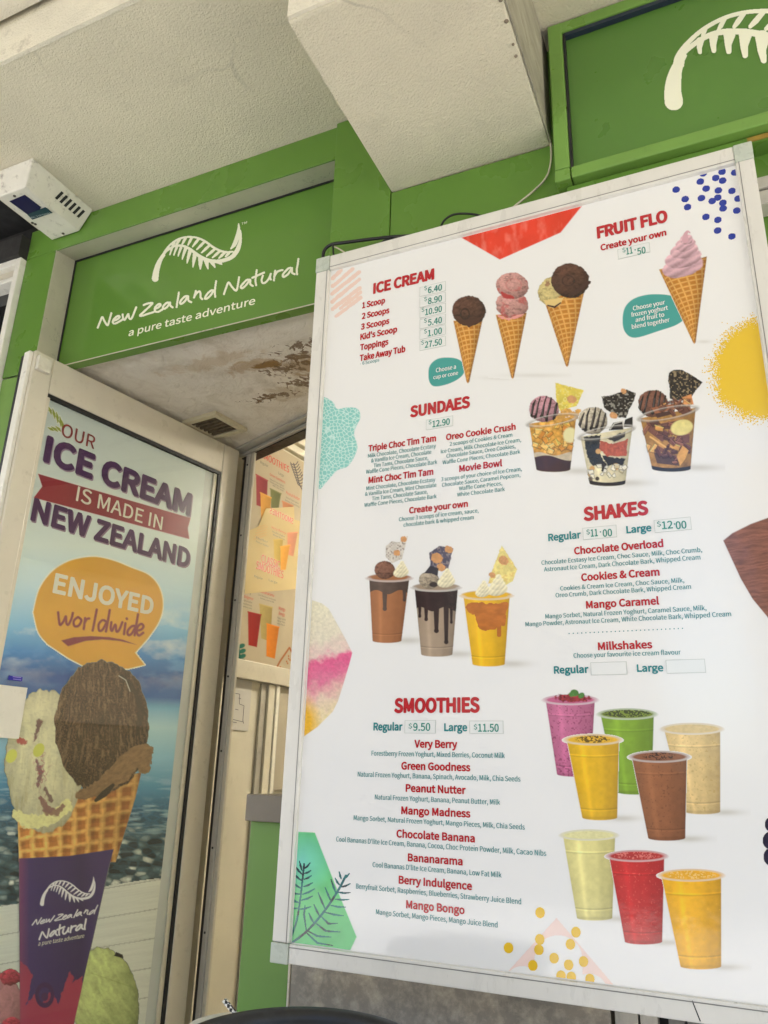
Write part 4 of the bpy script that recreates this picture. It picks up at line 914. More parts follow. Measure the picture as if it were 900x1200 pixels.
# lamp
root = thing('tube_lamp', (-.55, 3.8, zi - .06), 'warm glowing tube lamp on the shop ceiling inside', 'lamp')
M_tube = bpy.data.materials.new('lit_tube'); M_tube.use_nodes = True; bb = M_tube.node_tree.nodes['Principled BSDF']; bb.inputs['Emission Color'].default_value = (1, .93, .79, 1); bb.inputs['Emission Strength'].default_value = 24
MB().tube([(-.55, 3.1, zi - .05), (-.55, 4.5, zi - .05)], .035, 0, 12).build('lamp_tube', M_tube, root)
MB().box((-.61, 3.08, zi - .014), (-.49, 4.52, zi - .001)).build('lamp_base', M_whitepaint, root)

root = thing('backlit_menu', (1.58, 3.6, 2.0), 'glowing warm menu panel on the side wall deep inside the shop', 'menu panel')
M_lit = bpy.data.materials.new('backlit_panel'); M_lit.use_nodes = True; bb = M_lit.node_tree.nodes['Principled BSDF']; bb.inputs['Base Color'].default_value = (.35, .28, .2, 1); bb.inputs['Emission Color'].default_value = (1, .84, .58, 1); bb.inputs['Emission Strength'].default_value = .22
for k in range(3): MB().box((1.56, 2.7 + k * .72, 1.9), (1.598, 3.38 + k * .72, zi - .05)).build('lit_panel', M_lit, root)
# interior menu board
iu0 = .002; iu1 = pi.uv(368, 640)[0]; iv1 = z_cor - .06; iv0 = pi.uv(310, 780)[1]
root = thing('smoothie_menu', (Ip[0], Ip[1], EYE + iv0), 'cream smoothie menu board with printed cups on the wall inside the doorway', 'menu board')
M_imenu = painted('cream_menu_print', (.47, .395, .275), .65, .04, 3, spec=.12)
pm = Plane(pi.o + pi.n * .030, I_DIR)
MB().slab(pi, iu0, iu1, iv0, iv1, .0005, .030).build('board_panel', M_imenu, root)
MB().slab(pi, iu0, iu1, vb0 - .028, iv0 - .001, .0005, .040).build('frame_rail', M_frame, root, bevel=.003)
I_red = flat('menu_red_ink', lin((196, 52, 34)), .4); I_grey = flat('menu_grey_ink', lin((96, 104, 92)), .4); I_dark = flat('menu_dark_ink', lin((40, 44, 62)), .4)
Z8 = lambda x, y: (260 + x / 7.5, 500 + y / 7.5)
def flush(mb, mi, h_, parent=None):
    """start a new dish whenever a heading or size line begins"""
    if mb.v and (mi == 0 or h_ > 2.4): mb.build('menu_item', [I_red, I_grey], parent or root, fix=False); return MB()
    return mb
mb = MB()
text(mb, pm, 'SMOOTHIES', 305.5, 338.5, 549.5 - 6.5 + 2.2, 8.2, 0, .03, .0008)
for s_, xa_, xb_, yb_, h_, mi in (('Regular', 304.8, 314, 545.2, 3, 1), ('Large', 326, 332.5, 557.3, 3, 1), ('Green Goodness', 316, 334, 562, 3.2, 0), ('Natural Frozen Yoghurt', 316, 332.5, 566.5, 2.0, 1), ('Banana, Spinach, Avocado', 316, 333, 569.5, 2.0, 1), ('Milk, Chia Seeds', 319.5, 332, 573, 2.0, 1),
    ('Peanut Nutter', 335, 351, 582.7, 3.4, 0), ('Natural Frozen Yoghurt', 335, 350, 587.3, 2.0, 1), ('Banana, Peanut Butter', 334, 351, 591, 2.0, 1)):
    mb = flush(mb, mi, h_); text(mb, pm, s_, xa_, xb_, yb_, h_, mi, .02, .0008)
Z7 = lambda x, y: (200 + x / 4., 450 + y / 4.)
for s_, xa_, xb_, yb_, h_, mi in (('Berry', 286, 294, 695.5, 3.5, 1), ('Indulgence', 283.5, 296.5, 701.5, 3.4, 0), ('Berryfruit Sorbet', 283, 295.5, 705.5, 2, 1), ('Raspberries', 283, 295, 709.2, 2, 1), ('Strawberry Juice', 282.5, 295, 712.5, 2, 1),
    ('Bananarama', 305, 321, 697, 3.4, 0), ('Cool Bananas Ice Cream', 302, 323, 701, 2, 1), ('Banana, Low Fat Milk', 305, 321, 704.3, 2, 1), ('Mango', 326.5, 334, 715.5, 4, 0), ('Bongo', 326.5, 333.5, 721.5, 4, 0), ('Mango Sorbet', 325, 334.5, 726, 2, 1), ('Mango Pieces', 325, 334, 729.4, 2, 1), ('Juice Blend', 324.5, 333.5, 732.6, 2, 1)):
    mb = flush(mb, mi, h_); text(mb, pm, s_, xa_, xb_, yb_, h_, mi, .02, .0008)
mb.build('menu_item', [I_red, I_grey], root, fix=False)
IM = printed('interior_print', .65); IM.node_tree.nodes['Principled BSDF'].inputs['Specular IOR Level'].default_value = .12
WALLINK = np.array((.47, .395, .275))
def small_cup(cv, tl, tr, br, bl, col):
    s_ = sd_poly(cv.X, cv.Y, [tl, tr, br, bl]); k = np.clip((cv.X - tl[0]) / max(tr[0] - tl[0], 1), 0, 1); cv.paint(s_, np.asarray(col) * (1.12 - .4 * k)[..., None] * (.92 + .16 * fbm(cv.X / 3, cv.Y / 3, 2))[..., None])
    cv.paint(sd_stroke(cv.X, cv.Y, [tl, tr], .7), np.asarray(col) * 1.15)
ic = Canvas(292, 540, 352, 625, .5); ic.c[:] = WALLINK
small_cup(ic, Z8(300, 420), Z8(402, 475), Z8(395, 720), Z8(303, 690), lin((150, 66, 70))); small_cup(ic, Z8(425, 545), Z8(520, 590), Z8(500, 715), Z8(432, 715), lin((110, 112, 70)))
small_cup(ic, Z8(338, 580), Z8(432, 625), Z8(425, 800), Z8(345, 850), lin((206, 150, 70))); small_cup(ic, Z8(530, 655), Z8(625, 695), Z8(622, 800), Z8(540, 770), lin((180, 120, 84)))
ic.build('cup_picture', pm, .0004, root, IM)
ic = Canvas(284, 700, 332, 780, .5); ic.c[:] = WALLINK
small_cup(ic, (304, 708), (319, 712), (317, 752), (306, 748), lin((170, 150, 90))); small_cup(ic, (290.5, 717), (306, 720.5), (301, 758.5), (291, 756), lin((150, 34, 26))); small_cup(ic, (312.5, 731), (327, 735), (322, 772), (312, 769), lin((206, 120, 30)))
ic.build('cup_picture', pm, .0004, root, IM)
ic = Canvas(340, 540, 372, 640, .5); ic.c[:] = WALLINK; d_ = sd_stroke(ic.X, ic.Y, smooth_pts([(344, 543), (348, 556), (351, 568), (357, 578)], 4), .5)
for k in range(9):
    q = (344 + k * 1.1, 545 + k * 3.1); d_ = np.minimum(d_, sd_stroke(ic.X, ic.Y, [q, (q[0] - 3, q[1] - 1.5), (q[0] - 4.5, q[1] - 4)], .45)); d_ = np.minimum(d_, sd_stroke(ic.X, ic.Y, [q, (q[0] + 3, q[1] - 1.0), (q[0] + 5, q[1] - 4)], .45))
for k in range(7):
    q = (356 + k * .5, 556 + k * 4); d_ = np.minimum(d_, sd_stroke(ic.X, ic.Y, [q, (q[0] - 3, q[1] + 1.5)], .5)); d_ = np.minimum(d_, sd_stroke(ic.X, ic.Y, [q, (q[0] + 3, q[1] + 2.5)], .5))
ic.paint(d_, lin((44, 44, 66))); ic.build('fern_print', pm, .0005, root, IM)
ic = Canvas(270, 745, 372, 800, .5); ic.c[:] = WALLINK
for cx_, cy_ in ((283, 757), (284, 763), (284, 769), (283, 775)): ic.paint(sd_ell(ic.X, ic.Y, cx_, cy_, 4.2, 2.6, -.4), lin((30, 104, 86)))
ic.paint(sd_stroke(ic.X, ic.Y, [(279, 750, 1), (279.5, 783, 4)]), lin((24, 92, 78)))
ic.build('leaf_print', pm, .0006, root, IM); ic = Canvas(318, 750, 372, 800, .5); ic.c[:] = WALLINK
ic.paint(sd_stroke(ic.X, ic.Y, [(320, 790), (328, 775), (339, 759), (344, 768)], 1.0), lin((160, 96, 54)))
for k in range(46):
    q = (324 + hsh(k, 1, 2) * 32, 758 + hsh(k, 2, 3) * 32); 
    if q[1] > 792 - (q[0] - 320) * 1.3: ic.paint(sd_ell(ic.X, ic.Y, q[0], q[1], .8, 1.1), lin((170, 96, 44)))
ic.build('triangle_print', pm, .0006, root, IM)
# pale sheet stands in for lit menus reflected in the glass
sh = [Z8(372, 765), Z8(600, 705), Z8(690, 830), Z8(690, 1000), (350, 690), (287, 697), Z8(215, 1190), Z8(232, 915), Z8(335, 860)]
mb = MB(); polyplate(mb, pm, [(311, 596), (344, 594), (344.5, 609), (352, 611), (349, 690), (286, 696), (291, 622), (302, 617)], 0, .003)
sheet = mb.build('reflection_sheet', painted('reflection_yellow', (.58, .455, .225), .6, .06, 4, spec=.12), root, fix=False)
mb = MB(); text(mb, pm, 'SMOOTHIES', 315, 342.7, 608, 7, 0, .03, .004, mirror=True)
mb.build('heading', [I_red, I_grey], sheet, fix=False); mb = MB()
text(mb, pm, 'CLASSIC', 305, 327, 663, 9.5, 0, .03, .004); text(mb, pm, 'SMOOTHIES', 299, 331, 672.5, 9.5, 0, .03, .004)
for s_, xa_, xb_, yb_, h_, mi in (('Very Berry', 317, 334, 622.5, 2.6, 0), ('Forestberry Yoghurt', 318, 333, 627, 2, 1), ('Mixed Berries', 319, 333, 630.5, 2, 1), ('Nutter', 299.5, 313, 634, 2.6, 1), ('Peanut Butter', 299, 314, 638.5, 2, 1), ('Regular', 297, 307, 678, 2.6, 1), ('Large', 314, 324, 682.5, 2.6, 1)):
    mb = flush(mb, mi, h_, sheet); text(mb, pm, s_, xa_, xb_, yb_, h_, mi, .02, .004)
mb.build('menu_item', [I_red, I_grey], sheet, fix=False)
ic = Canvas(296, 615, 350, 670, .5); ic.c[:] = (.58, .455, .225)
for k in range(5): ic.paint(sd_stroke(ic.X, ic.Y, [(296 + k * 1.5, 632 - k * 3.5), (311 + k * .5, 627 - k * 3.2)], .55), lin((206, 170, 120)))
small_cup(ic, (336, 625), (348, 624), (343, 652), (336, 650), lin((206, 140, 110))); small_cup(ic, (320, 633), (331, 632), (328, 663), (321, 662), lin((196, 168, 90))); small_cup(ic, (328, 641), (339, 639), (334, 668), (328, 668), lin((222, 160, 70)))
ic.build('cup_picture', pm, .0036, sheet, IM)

# plan drawing taped to the cream wall
pa_ = Plane(pi.o + pi.n * .003, I_DIR)
u0_, v1_ = pa_.uv(271, 795); u1_, v0_ = pa_.uv(290.5, 857)
root = MB().slab(pa_, u0_, u1_, v0_, v1_, 0, .0012).build('floor_plan', flat('grey_paper', (.55, .53, .49), .6))
tag(root, 'pale paper floor plan taped to the cream wall below the smoothie menu', 'paper')
mb = MB()
def pline(x0, y0, x1, y1, wd=.35):
    n_ = np.array([-(y1 - y0), x1 - x0]); n_ = n_ / np.linalg.norm(n_) * wd
    polyplate(mb, pa_, [(x0 + n_[0], y0 + n_[1]), (x1 + n_[0], y1 + n_[1]), (x1 - n_[0], y1 - n_[1]), (x0 - n_[0], y0 - n_[1])], 0, .002)
for q in ((273, 812, 280.5, 813.5), (280.5, 813.5, 280, 825), (280, 825, 285.5, 827), (285.5, 827, 284, 845), (272, 843, 284.5, 846), (279, 818, 282, 819), (275, 831, 279, 832), (272, 846, 277, 847), (284, 843, 285, 848)): pline(*q)
mb.build('drawing', flat('plan_ink', (.12, .11, .13), .6), root, fix=False)

# ================================================================== LEFT: device on the bulkhead, neighbour's window
P_ = lambda px, py: on_z(px, py, Z_SOF)
tf = on_z(34, 186, Z_SOF - .001); te = np.array([on_y(110, 249, YW)[0], YW - .004, Z_SOF - .001])
be = on_y(93, 271, YW - .004); xr_t = te[0]; zbx = be[2]; xr_b = be[0]; xl_b = on_z(63, 280, zbx)[0]; yf_t = tf[1]
bf = on_z(30, 219, zbx); yf_b = bf[1]
xl_t = xl_b - (xr_t - xr_b); 
xl_b -= .01
root = thing('fly_unit', ((xl_t + xr_t) / 2, yf_t, zbx), 'grubby white wedge-shaped unit with side vents and a blue window, under the bulkhead', 'ceiling unit')
M_unit = painted('grubby_white_enamel', (.70, .67, .57), .45, .08, 12, (.10, .065, .035), 1.0, 26, .06, 90)
mb = MB().hexa([(xl_b, yf_b, zbx), (xr_b, yf_b, zbx), (xr_b, YW - .004, zbx), (xl_b, YW - .004, zbx), (xl_t, yf_t, Z_SOF - .001), (xr_t, yf_t, Z_SOF - .001), (xr_t, YW - .004, Z_SOF - .001), (xl_t, YW - .004, Z_SOF - .001)])
mb.build('unit_body', M_unit, root, bevel=.004)
sidev = np.array([xr_t - xr_b, 0, Z_SOF - zbx]); sidev /= np.linalg.norm(sidev); side_n = np.array([sidev[2], 0, -sidev[0]])
HS = (Z_SOF - zbx) / sidev[2]
mb = MB()
for k in range(6):
    y = yf_t + (YW - yf_t) * (.50 + .072 * k); a0 = np.array([xr_b, y, zbx]) + sidev * HS * .38 + side_n * .0006; a1 = a0 + sidev * HS * .36
    dy = np.array([0, .0045, 0]); mb.prism([a0 - dy, a0 + dy, a1 + dy + np.array([0, .006, 0]), a1 - dy + np.array([0, .006, 0])], side_n * .0004)
mb.build('vent_slot', M_dark, root)
wx0, wy0 = on_z(12, 236, zbx)[:2]; q = [on_z(x, y, zbx - .0015) for x, y in ((11, 236), (29, 228.5), (48, 243), (46, 248), (33, 252))]
mb = MB(); mb.prism(q, (0, 0, .001)); mb.build('blue_window', flat('dark_blue_plastic', (.006, .006, .05), .3, .25), root)
q = [on_z(x, y, zbx - .003) for x, y in ((32, 251.5), (53, 243), (61.5, 249.5), (38, 257.5))]
mb = MB(); mb.prism(q, (0, 0, .001)); lab = mb.build('name_plate', flat('teal_plate', (.014, .045, .06), .4, .3), root)
e_ = on_z(59, 251, zbx) - on_z(37, 256.5, zbx); o0 = on_z(37.5, 255.8, zbx - .0034); V, Fc = glyph_mesh('BLTIPSON', 0); e1 = e_ / np.linalg.norm(e_[:2]); e2 = np.array([-e1[1], e1[0], 0]); 
if (on_z(53, 243, zbx) - on_z(37, 256, zbx)) @ e2 < 0: e2 = -e2
mb = MB(); k_ = np.linalg.norm(e_[:2]) / np.ptp(V[:, 0]); hgt = np.linalg.norm((on_z(34, 251, zbx) - on_z(38, 256.5, zbx))[:2]) * .75
mb.v = [tuple(o0 + e1 * (v[0] - V[:, 0].min()) * k_ + e2 * v[1] / .73 * hgt) for v in V]; mb.f = [tuple(reversed(f)) for f in Fc]; mb.m = [0] * len(Fc); mb.s = [False] * len(Fc)
mb.build('plate_lettering', flat('pale_print', (.5, .55, .55), .4), lab)
M_rust = flat('rusted_screw', (.06, .045, .03), .6)
for x, y in ((17, 229.5), (74, 273.5), (38, 261), (41.5, 262.5)): cpt = on_z(x, y, zbx); MB().tube([cpt - (0, 0, .002), cpt], .0045, 0, 8).build('screw', M_rust, root)

root = thing('neighbour_window', (X_GL - .5, YW, 1), 'white framed shop window of the neighbour, left of the green wall', 'window')
M_cav = painted('shaded_recess', (.007, .0065, .006), .85, .3, 12, (.025, .022, .02), .5, 40)
zw1 = on_y(33, 298, YW - .02)[2]; zg = on_y(0, 287, YW)[2]
xg = X_GL - .003
MB().box((-4.5, YW - .02, 0), (xg, YW + .06, zw1)) if 0 else None
fw = .022
pn = Plane((xg, YW - .02, EYE), (1, 0, 0))
MB().slab(pn, -fw, 0, -EYE + .6, zw1 - EYE - .0005, -.08, 0).build('frame_stile', M_whitepaint, root, bevel=.003)
MB().slab(pn, -2.5, -fw - .0005, zw1 - EYE - .026, zw1 - EYE, -.08, 0).build('frame_head', M_whitepaint, root, bevel=.003)
MB().slab(pn, -2.5, -fw - .0006, zw1 - EYE - .058, zw1 - EYE - .0265, -.08, -.02).build('inner_head', M_frame, root, bevel=.003)
MB().slab(pn, -2.5, -fw - .0006, zw1 - EYE - .076, zw1 - EYE - .0585, -.08, -.012).build('inner_head', M_whitepaint, root, bevel=.003)
MB().slab(pn, -2.5, -fw - .0007, -EYE + .6, zw1 - EYE - .077, -.07, -.06).build('window_pane', flat('dark_shop_glass', (.012, .012, .013), .05, .6), root)
MB().slab(pn, -2.5, 0, -EYE, -EYE + .599, -.08, 0).build('stall_riser', M_whitepaint, root)
MB().box((-4.2, YW + .05, Z_UP + .12), (X_END - .005, YW + .06, Z_UP + .3)) if 0 else None
root = thing('shaded_recess', (X_GL - .5, YW, zw1), 'dark band and shade-blackened recess above the white neighbouring window frame, below the wedge unit', 'fascia')
zmid = on_y(20, 272, YW - .03)[2]
MB().slab(pn, -2.5, 0, zw1 - EYE + .001, zmid - EYE - .02, -.1, .012).build('fascia_band', painted('dark_band', (.020, .018, .016), .75, .25, 14, (.06, .055, .05), .6, 60), root)
MB().slab(pn, -2.5, 0, zmid - EYE - .019, Z_UP - EYE + .1, -.1, -.05).build('shade_void', M_cav, root)  # void and its ceiling coloured black for the shade inside the recess
MB().box((-4.2, .6, Z_SOF + .05), (X_END - .004, YW + .045, Z_SOF + .08)).build('shade_void_ceiling', M_cav, root)

# ================================================================== THE MENU BOARD
D = 1.35
pb = Plane((0, D + .003, EYE), (1, 0, 0)); pf0 = Plane((0, D, EYE), (1, 0, 0))
bx0, bx1, bz0, bz1 = -.6062 * D, .0953 * D, -.2385 * D, .8628 * D
ix0, ix1, iz0, iz1 = -.5805 * D, .0718 * D, -.2153 * D, .8346 * D
board = thing('menu_board', ((bx0 + bx1) / 2, D, EYE + bz0), 'large white menu board in an aluminium frame, with cones, sundaes, shakes and smoothies', 'menu board')
MB().slab(pb, bx0 + .006, bx1 - .006, bz0 + .006, bz1 - .006, -.098, -.012).build('case', M_alum, board)
MB().slab(pb, ix0 - .004, ix1 + .004, iz0 - .004, iz1 + .004, -.0115, 0).build('panel', M_panel, board)
LIP = -.0115
MB().slab(pf0, bx0, ix0, iz0 + .001, iz1 - .001, LIP, .006).build('frame_rail', M_alum, board, bevel=.0025)
MB().slab(pf0, ix1, bx1, iz0 + .001, iz1 - .001, LIP, .006).build('frame_rail', M_alum, board, bevel=.0025)
MB().slab(pf0, ix0 + .001, ix1 - .001, iz1, bz1, LIP, .006).build('frame_rail', M_alum, board, bevel=.0025)
MB().slab(pf0, ix0 + .001, ix1 - .001, bz0, iz0, LIP, .006).build('frame_rail', M_alum, board, bevel=.0025)
for (a0, a1, c0, c1) in ((bx0, ix0, bz0, iz0), (bx0, ix0, iz1, bz1), (ix1, bx1, iz1, bz1), (ix1, bx1, bz0, iz0)):
    MB().slab(pf0, a0 - .0012, a1 + .0003, c0 - .0012, c1 + .0003, LIP, .008).build('corner_block', M_corner, board, bevel=.002)
mb = MB()      # snap-frame groove along the rails
for (a0, a1, c0, c1) in ((ix0 - .006, ix0 - .0045, iz0, iz1), (ix1 + .0045, ix1 + .006, iz0, iz1), (ix0, ix1, iz1 + .0055, iz1 + .007), (ix0, ix1, iz0 - .006, iz0 - .0045)): mb.slab(pf0, a0, a1, c0, c1, .0061, .0065)
mb.build('groove', painted('groove_grey', (.22, .21, .19), .6, .1, 30), board)
qx = [pf0.px(812, 1170, .0062), pf0.px(818, 1195, .0062)]
mb = MB(); mb.tube([pf0.px(811.5, 1171.5, .0055), pf0.px(816, 1183, .0055), pf0.px(821, 1195.5, .0055)], .0011, 0, 6); mb.build('rail_crack', M_dark, board)
clipb = (ix0 + .0015, ix1 - .0015, iz0 + .0015, iz1 - .0015)
# slack shadow gap is real: panel sits 9 mm behind the rail faces

# ---------------- lettering
def section(name, items, parent=board, bold=.085):
    mb = MB()
    for s_, xa_, xb_, yb_, h_ in items: heavy(mb, pb, s_, xa_, xb_, yb_, h_, 0, .066)
    return mb.build(name, M_red, parent, fix=False)
for q in (('ICE CREAM', 437.2, 509, 336.3, 13), ('FRUIT FLO', 700, 783, 270.2, 14.6), ('SUNDAES', 480.7, 551, 483.9, 14), ('SHAKES', 684.3, 760.3, 607.3, 17), ('SMOOTHIES', 462, 562.4, 835.5, 18)):
    section('section_heading', [q])
def item(lines):
    """one dish: name in red, what is in it in teal"""
    mb = MB()
    for k, (s_, xa_, xb_, yb_, h_) in enumerate(lines): heavy(mb, pb, s_, xa_, xb_, yb_, h_, 0, .052, .0008, .00055) if k == 0 else text(mb, pb, s_, xa_, xb_, yb_, h_, 1, .026)
    mb.build('menu_item', [M_red, M_tealtxt], board, fix=False)
for q in ((('1 Scoop', 424.4, 451.4, 358.7, 7.2),), (('2 Scoops', 424, 456.4, 370.8, 7.2),), (('3 Scoops', 423, 456.4, 383.2, 7.2),), (("Kid's Scoop", 422.2, 465.6, 394.2, 7.4),), (('Toppings', 422, 455.3, 407.6, 7.4),), (('Take Away Tub', 421.5, 475.2, 418.2, 7.6), ('- 6 Scoops', 422, 444.6, 426, 3.8)),
          (('Create your own', 704, 781.2, 285.2, 7.6),),
          (('Triple Choc Tim Tam', 431.6, 511.2, 523.4, 7.6), ('Milk Chocolate, Chocolate Ecstasy', 431.3, 511, 530.7, 4.6), ('& Vanilla Ice Cream, Chocolate', 435, 505.6, 537.1, 4.6), ('Tim Tams, Chocolate Sauce,', 438, 502, 543.4, 4.6), ('Waffle Cone Pieces, Chocolate Bark', 429, 512.5, 549.6, 4.6)),
          (('Mint Choc Tim Tam', 431.9, 508, 561.7, 7.8), ('Mint Chocolate, Chocolate Ecstasy', 429.4, 510.3, 569.5, 4.6), ('& Vanilla Ice Cream, Mint Chocolate', 427.8, 511.5, 576, 4.6), ('Tim Tams, Chocolate Sauce,', 436, 501.3, 582.6, 4.6), ('Waffle Cone Pieces, Chocolate Bark', 427, 511.8, 589.1, 4.6)),
          (('Oreo Cookie Crush', 522.7, 604.6, 510, 7.6), ('2 scoops of Cookies & Cream', 527, 600.5, 517.3, 4.6), ('Ice Cream, Milk Chocolate Ice Cream,', 516.8, 610.8, 524.6, 4.6), ('Chocolate Sauce, Oreo Cookies,', 523.3, 604.2, 531, 4.6), ('Waffle Cone Pieces, Chocolate Bark', 518.7, 609.8, 538, 4.6)),
          (('Movie Bowl', 538.3, 588.7, 550, 8), ('3 scoops of your choice of Ice Cream,', 517, 611.7, 558, 4.6), ('Chocolate Sauce, Caramel Popcorn,', 518, 610, 564.9, 4.6), ('Waffle Cone Pieces,', 538, 588.7, 571.8, 4.6), ('White Chocolate Bark', 535.8, 591.8, 578.8, 4.6)),
          (('Create your own', 479.5, 548.5, 598.1, 7.6), ('Choose 3 scoops of ice cream, sauce,', 467.6, 561, 605.9, 4.8), ('chocolate bark & whipped cream', 473, 555.4, 613.1, 4.8)),
          (('Chocolate Overload', 673, 777.7, 645.7, 9), ('Chocolate Ecstasy Ice Cream, Choc Sauce, Milk, Choc Crumb,', 634.7, 823, 654.5, 5.4), ('Astronaut Ice Cream, Dark Chocolate Bark, Whipped Cream', 637.7, 821, 662.8, 5.4)),
          (('Cookies & Cream', 681.3, 773.3, 678, 9.2), ('Cookies & Cream Ice Cream, Choc Sauce, Milk,', 656.7, 802, 687.4, 5.4), ('Oreo Crumb, Dark Chocolate Bark, Whipped Cream', 651.3, 810, 695.2, 5.4)),
          (('Mango Caramel', 687, 772.7, 711, 9.2), ('Mango Sorbet, Natural Frozen Yoghurt, Caramel Sauce, Milk,', 639.3, 828, 720, 5.5), ('Mango Powder, Astronaut Ice Cream, White Chocolate Bark, Whipped Cream', 616, 857, 728.2, 5.5)),
          (('Milkshakes', 701, 764.7, 761, 9.4), ('Choose your favourite ice cream flavour', 672.3, 798, 769, 5.6)),
          (('Very Berry', 485.7, 536, 876.6, 9.4), ('Forestberry Frozen Yoghurt, Mixed Berries, Coconut Milk', 435.5, 591.7, 887, 6)), (('Green Goodness', 470.3, 551.4, 903, 9.4), ('Natural Frozen Yoghurt, Banana, Spinach, Avocado, Milk, Chia Seeds', 419.4, 610, 913, 6)),
          (('Peanut Nutter', 475.5, 546, 929.3, 9.4), ('Natural Frozen Yoghurt, Banana, Peanut Butter, Milk', 439.5, 586.2, 940, 6)), (('Mango Madness', 470.3, 551.4, 956.2, 9.5), ('Mango Sorbet, Natural Frozen Yoghurt, Mango Pieces, Milk, Chia Seeds', 414.6, 615.2, 966.6, 6)),
          (('Chocolate Banana', 464.7, 556.7, 984.4, 9.6), ("Cool Bananas D'lite Ice Cream, Banana, Cocoa, Choc Protein Powder, Milk, Cacao Nibs", 394, 640.4, 994.6, 6.2)), (('Bananarama', 478, 542.3, 1011.8, 9.6), ("Cool Bananas D'lite Ice Cream, Banana, Low Fat Milk", 436.7, 588, 1022.2, 6.2)),
          (('Berry Indulgence', 467.3, 553.3, 1039.4, 9.8), ('Berryfruit Sorbet, Raspberries, Blueberries, Strawberry Juice Blend', 417.3, 611, 1050.5, 6.3)), (('Mango Bongo', 476, 544.7, 1068, 10), ('Mango Sorbet, Mango Pieces, Mango Juice Blend', 440.7, 583.3, 1079.2, 6.4))):
    item(q)
def price(x0, x1, yt, yb, s=None, tx0=0, tx1=0, ty=0, th=0):
    """clear price pocket with its number"""
    _, v1 = pb.uv((x0 + x1) / 2, yt); _, v0 = pb.uv((x0 + x1) / 2, yb); vm = (v0 + v1) / 2; a0 = pb.u_at(x0, vm); a1 = pb.u_at(x1, vm); e = .0009
    mb = MB(); mb.slab(pb, a0 + e, a1 - e, v0 + e, v1 - e, .0003, .0008, 0)
    for (p0, p1, q0, q1) in ((a0, a1, v0, v0 + e), (a0, a1, v1 - e, v1), (a0, a0 + e, v0 + e, v1 - e), (a1 - e, a1, v0 + e, v1 - e)): mb.slab(pb, p0, p1, q0, q1, .0003, .0012, 1)
    o = mb.build('price_tag', [M_tag, M_line], board)
    if s:
        mb = MB(); k = (tx1 - tx0) / (len(s) + .6); text(mb, pb, '$', tx0, tx0 + k * .78, ty - th * .38 + .6, th * .6, 0, .02, .0014); a0 = tx0 + k * .98
        if '·' in s:
            p, q = s.split('·'); wd = (tx1 - a0) * .44; heavy(mb, pb, p, a0, a0 + wd * (.75 if p == '11' else 1), ty, th, 0, .026, .0014); heavy(mb, pb, q, tx1 - wd, tx1, ty, th, 0, .026, .0014)
            xm_ = (a0 + wd * (.75 if p == '11' else 1) + tx1 - wd) / 2; mb.face([pb.px(xm_ + .9 * math.cos(t_), ty - th * .62 + .9 * math.sin(t_), .0014) for t_ in np.linspace(0, 6.283, 9)[:-1]], 0)
        else: heavy(mb, pb, s, a0, tx1, ty, th, 0, .026, .0014)
        mb.build('price', M_price, o, fix=False)
for s_, ym, xa_ in (('6.40', 338.8, 497.2), ('8.90', 351.6, 497.2), ('10.90', 364.2, 494.2), ('5.40', 376.9, 497), ('1.00', 389.4, 497), ('27.50', 402.6, 493.7)):
    price(492, 522.4, ym - 5.6, ym + 5.8, s_, xa_, 518.2, ym + 3.6, 7.4)
price(724, 761.6, 288.2, 300, '11·50', 729.5, 757, 298.2, 8); price(499.4, 531, 489.8, 501.7, '12.90', 502.5, 527.4, 499.5, 7.6)
price(683, 722.7, 617, 631.2, '11·00', 687.3, 717.7, 629, 8.8); price(766.7, 810, 607.7, 622.7, '12·00', 770, 805, 620, 9.2)
price(692.3, 734.7, 775.7, 790.9); price(780.7, 826.7, 772.7, 788.9)
price(474.4, 510.7, 844, 859.5, '9.50', 479, 504.5, 856.5, 9.2); price(550.3, 590, 844.6, 859.9, '11.50', 555.4, 584.8, 857.6, 9.3)
for s_, xa_, xb_, yb_, h_ in (('Regular', 642.7, 681, 632.7, 8.8), ('Large', 734.3, 763.7, 624, 8.8), ('Regular', 649.3, 690, 789.2, 9), ('Large', 746.7, 777.7, 787.2, 9), ('Regular', 437.7, 471.8, 856.2, 9.4), ('Large', 520.6, 547.7, 857, 9.4)):
    mb = MB(); heavy(mb, pb, s_, xa_, xb_, yb_, h_, 0, .05); mb.build('size_label', M_teal, board, fix=False)
mb = MB()
for k in range(28):
    x = 667 + k * 4.92; y = 742.5 - k * .225
    mb.face([pb.px(x + .75 * math.cos(a_), y + .75 * math.sin(a_), .0006) for a_ in np.linspace(0, 2 * math.pi, 9)[:-1]])
mb.build('dotted_rule', M_teal, board)

# ---------------- coloured shapes
M_speck = printed('speck_print')
def shape(name, pts, colfn, step=.8, off=.0005, soft=.9):
    xs_ = [p[0] for p in pts]; ys_ = [p[1] for p in pts]; cv = Canvas(min(xs_) - 3, min(ys_) - 3, max(xs_) + 3, max(ys_) + 3, step)
    cv.paint(sd_poly(cv.X, cv.Y, pts), colfn(cv.X, cv.Y), soft); cv.a = np.where(cv.a > .5, cv.a, 0); return cv, name, off
def put(t3): cv, name, off = t3; return cv.build(name, pb, off, board, None, clipb)
def teal_bubble(pts, lines):
    put(shape('speech_bubble', smooth_pts(pts, 5, True), lambda X, Y: np.broadcast_to(lin((64, 154, 146)), X.shape + (3,)), .6))
    mb = MB()
    for s_, xa_, xb_, yb_, h_ in lines: text(mb, pb, s_, xa_, xb_, yb_, h_, 0, .03, .001)
    mb.build('lettering', M_white_ink, board, fix=False)
BZ = lambda pts: [(620 + x / 3.214, 170 + y / 3.214) for x, y in pts]
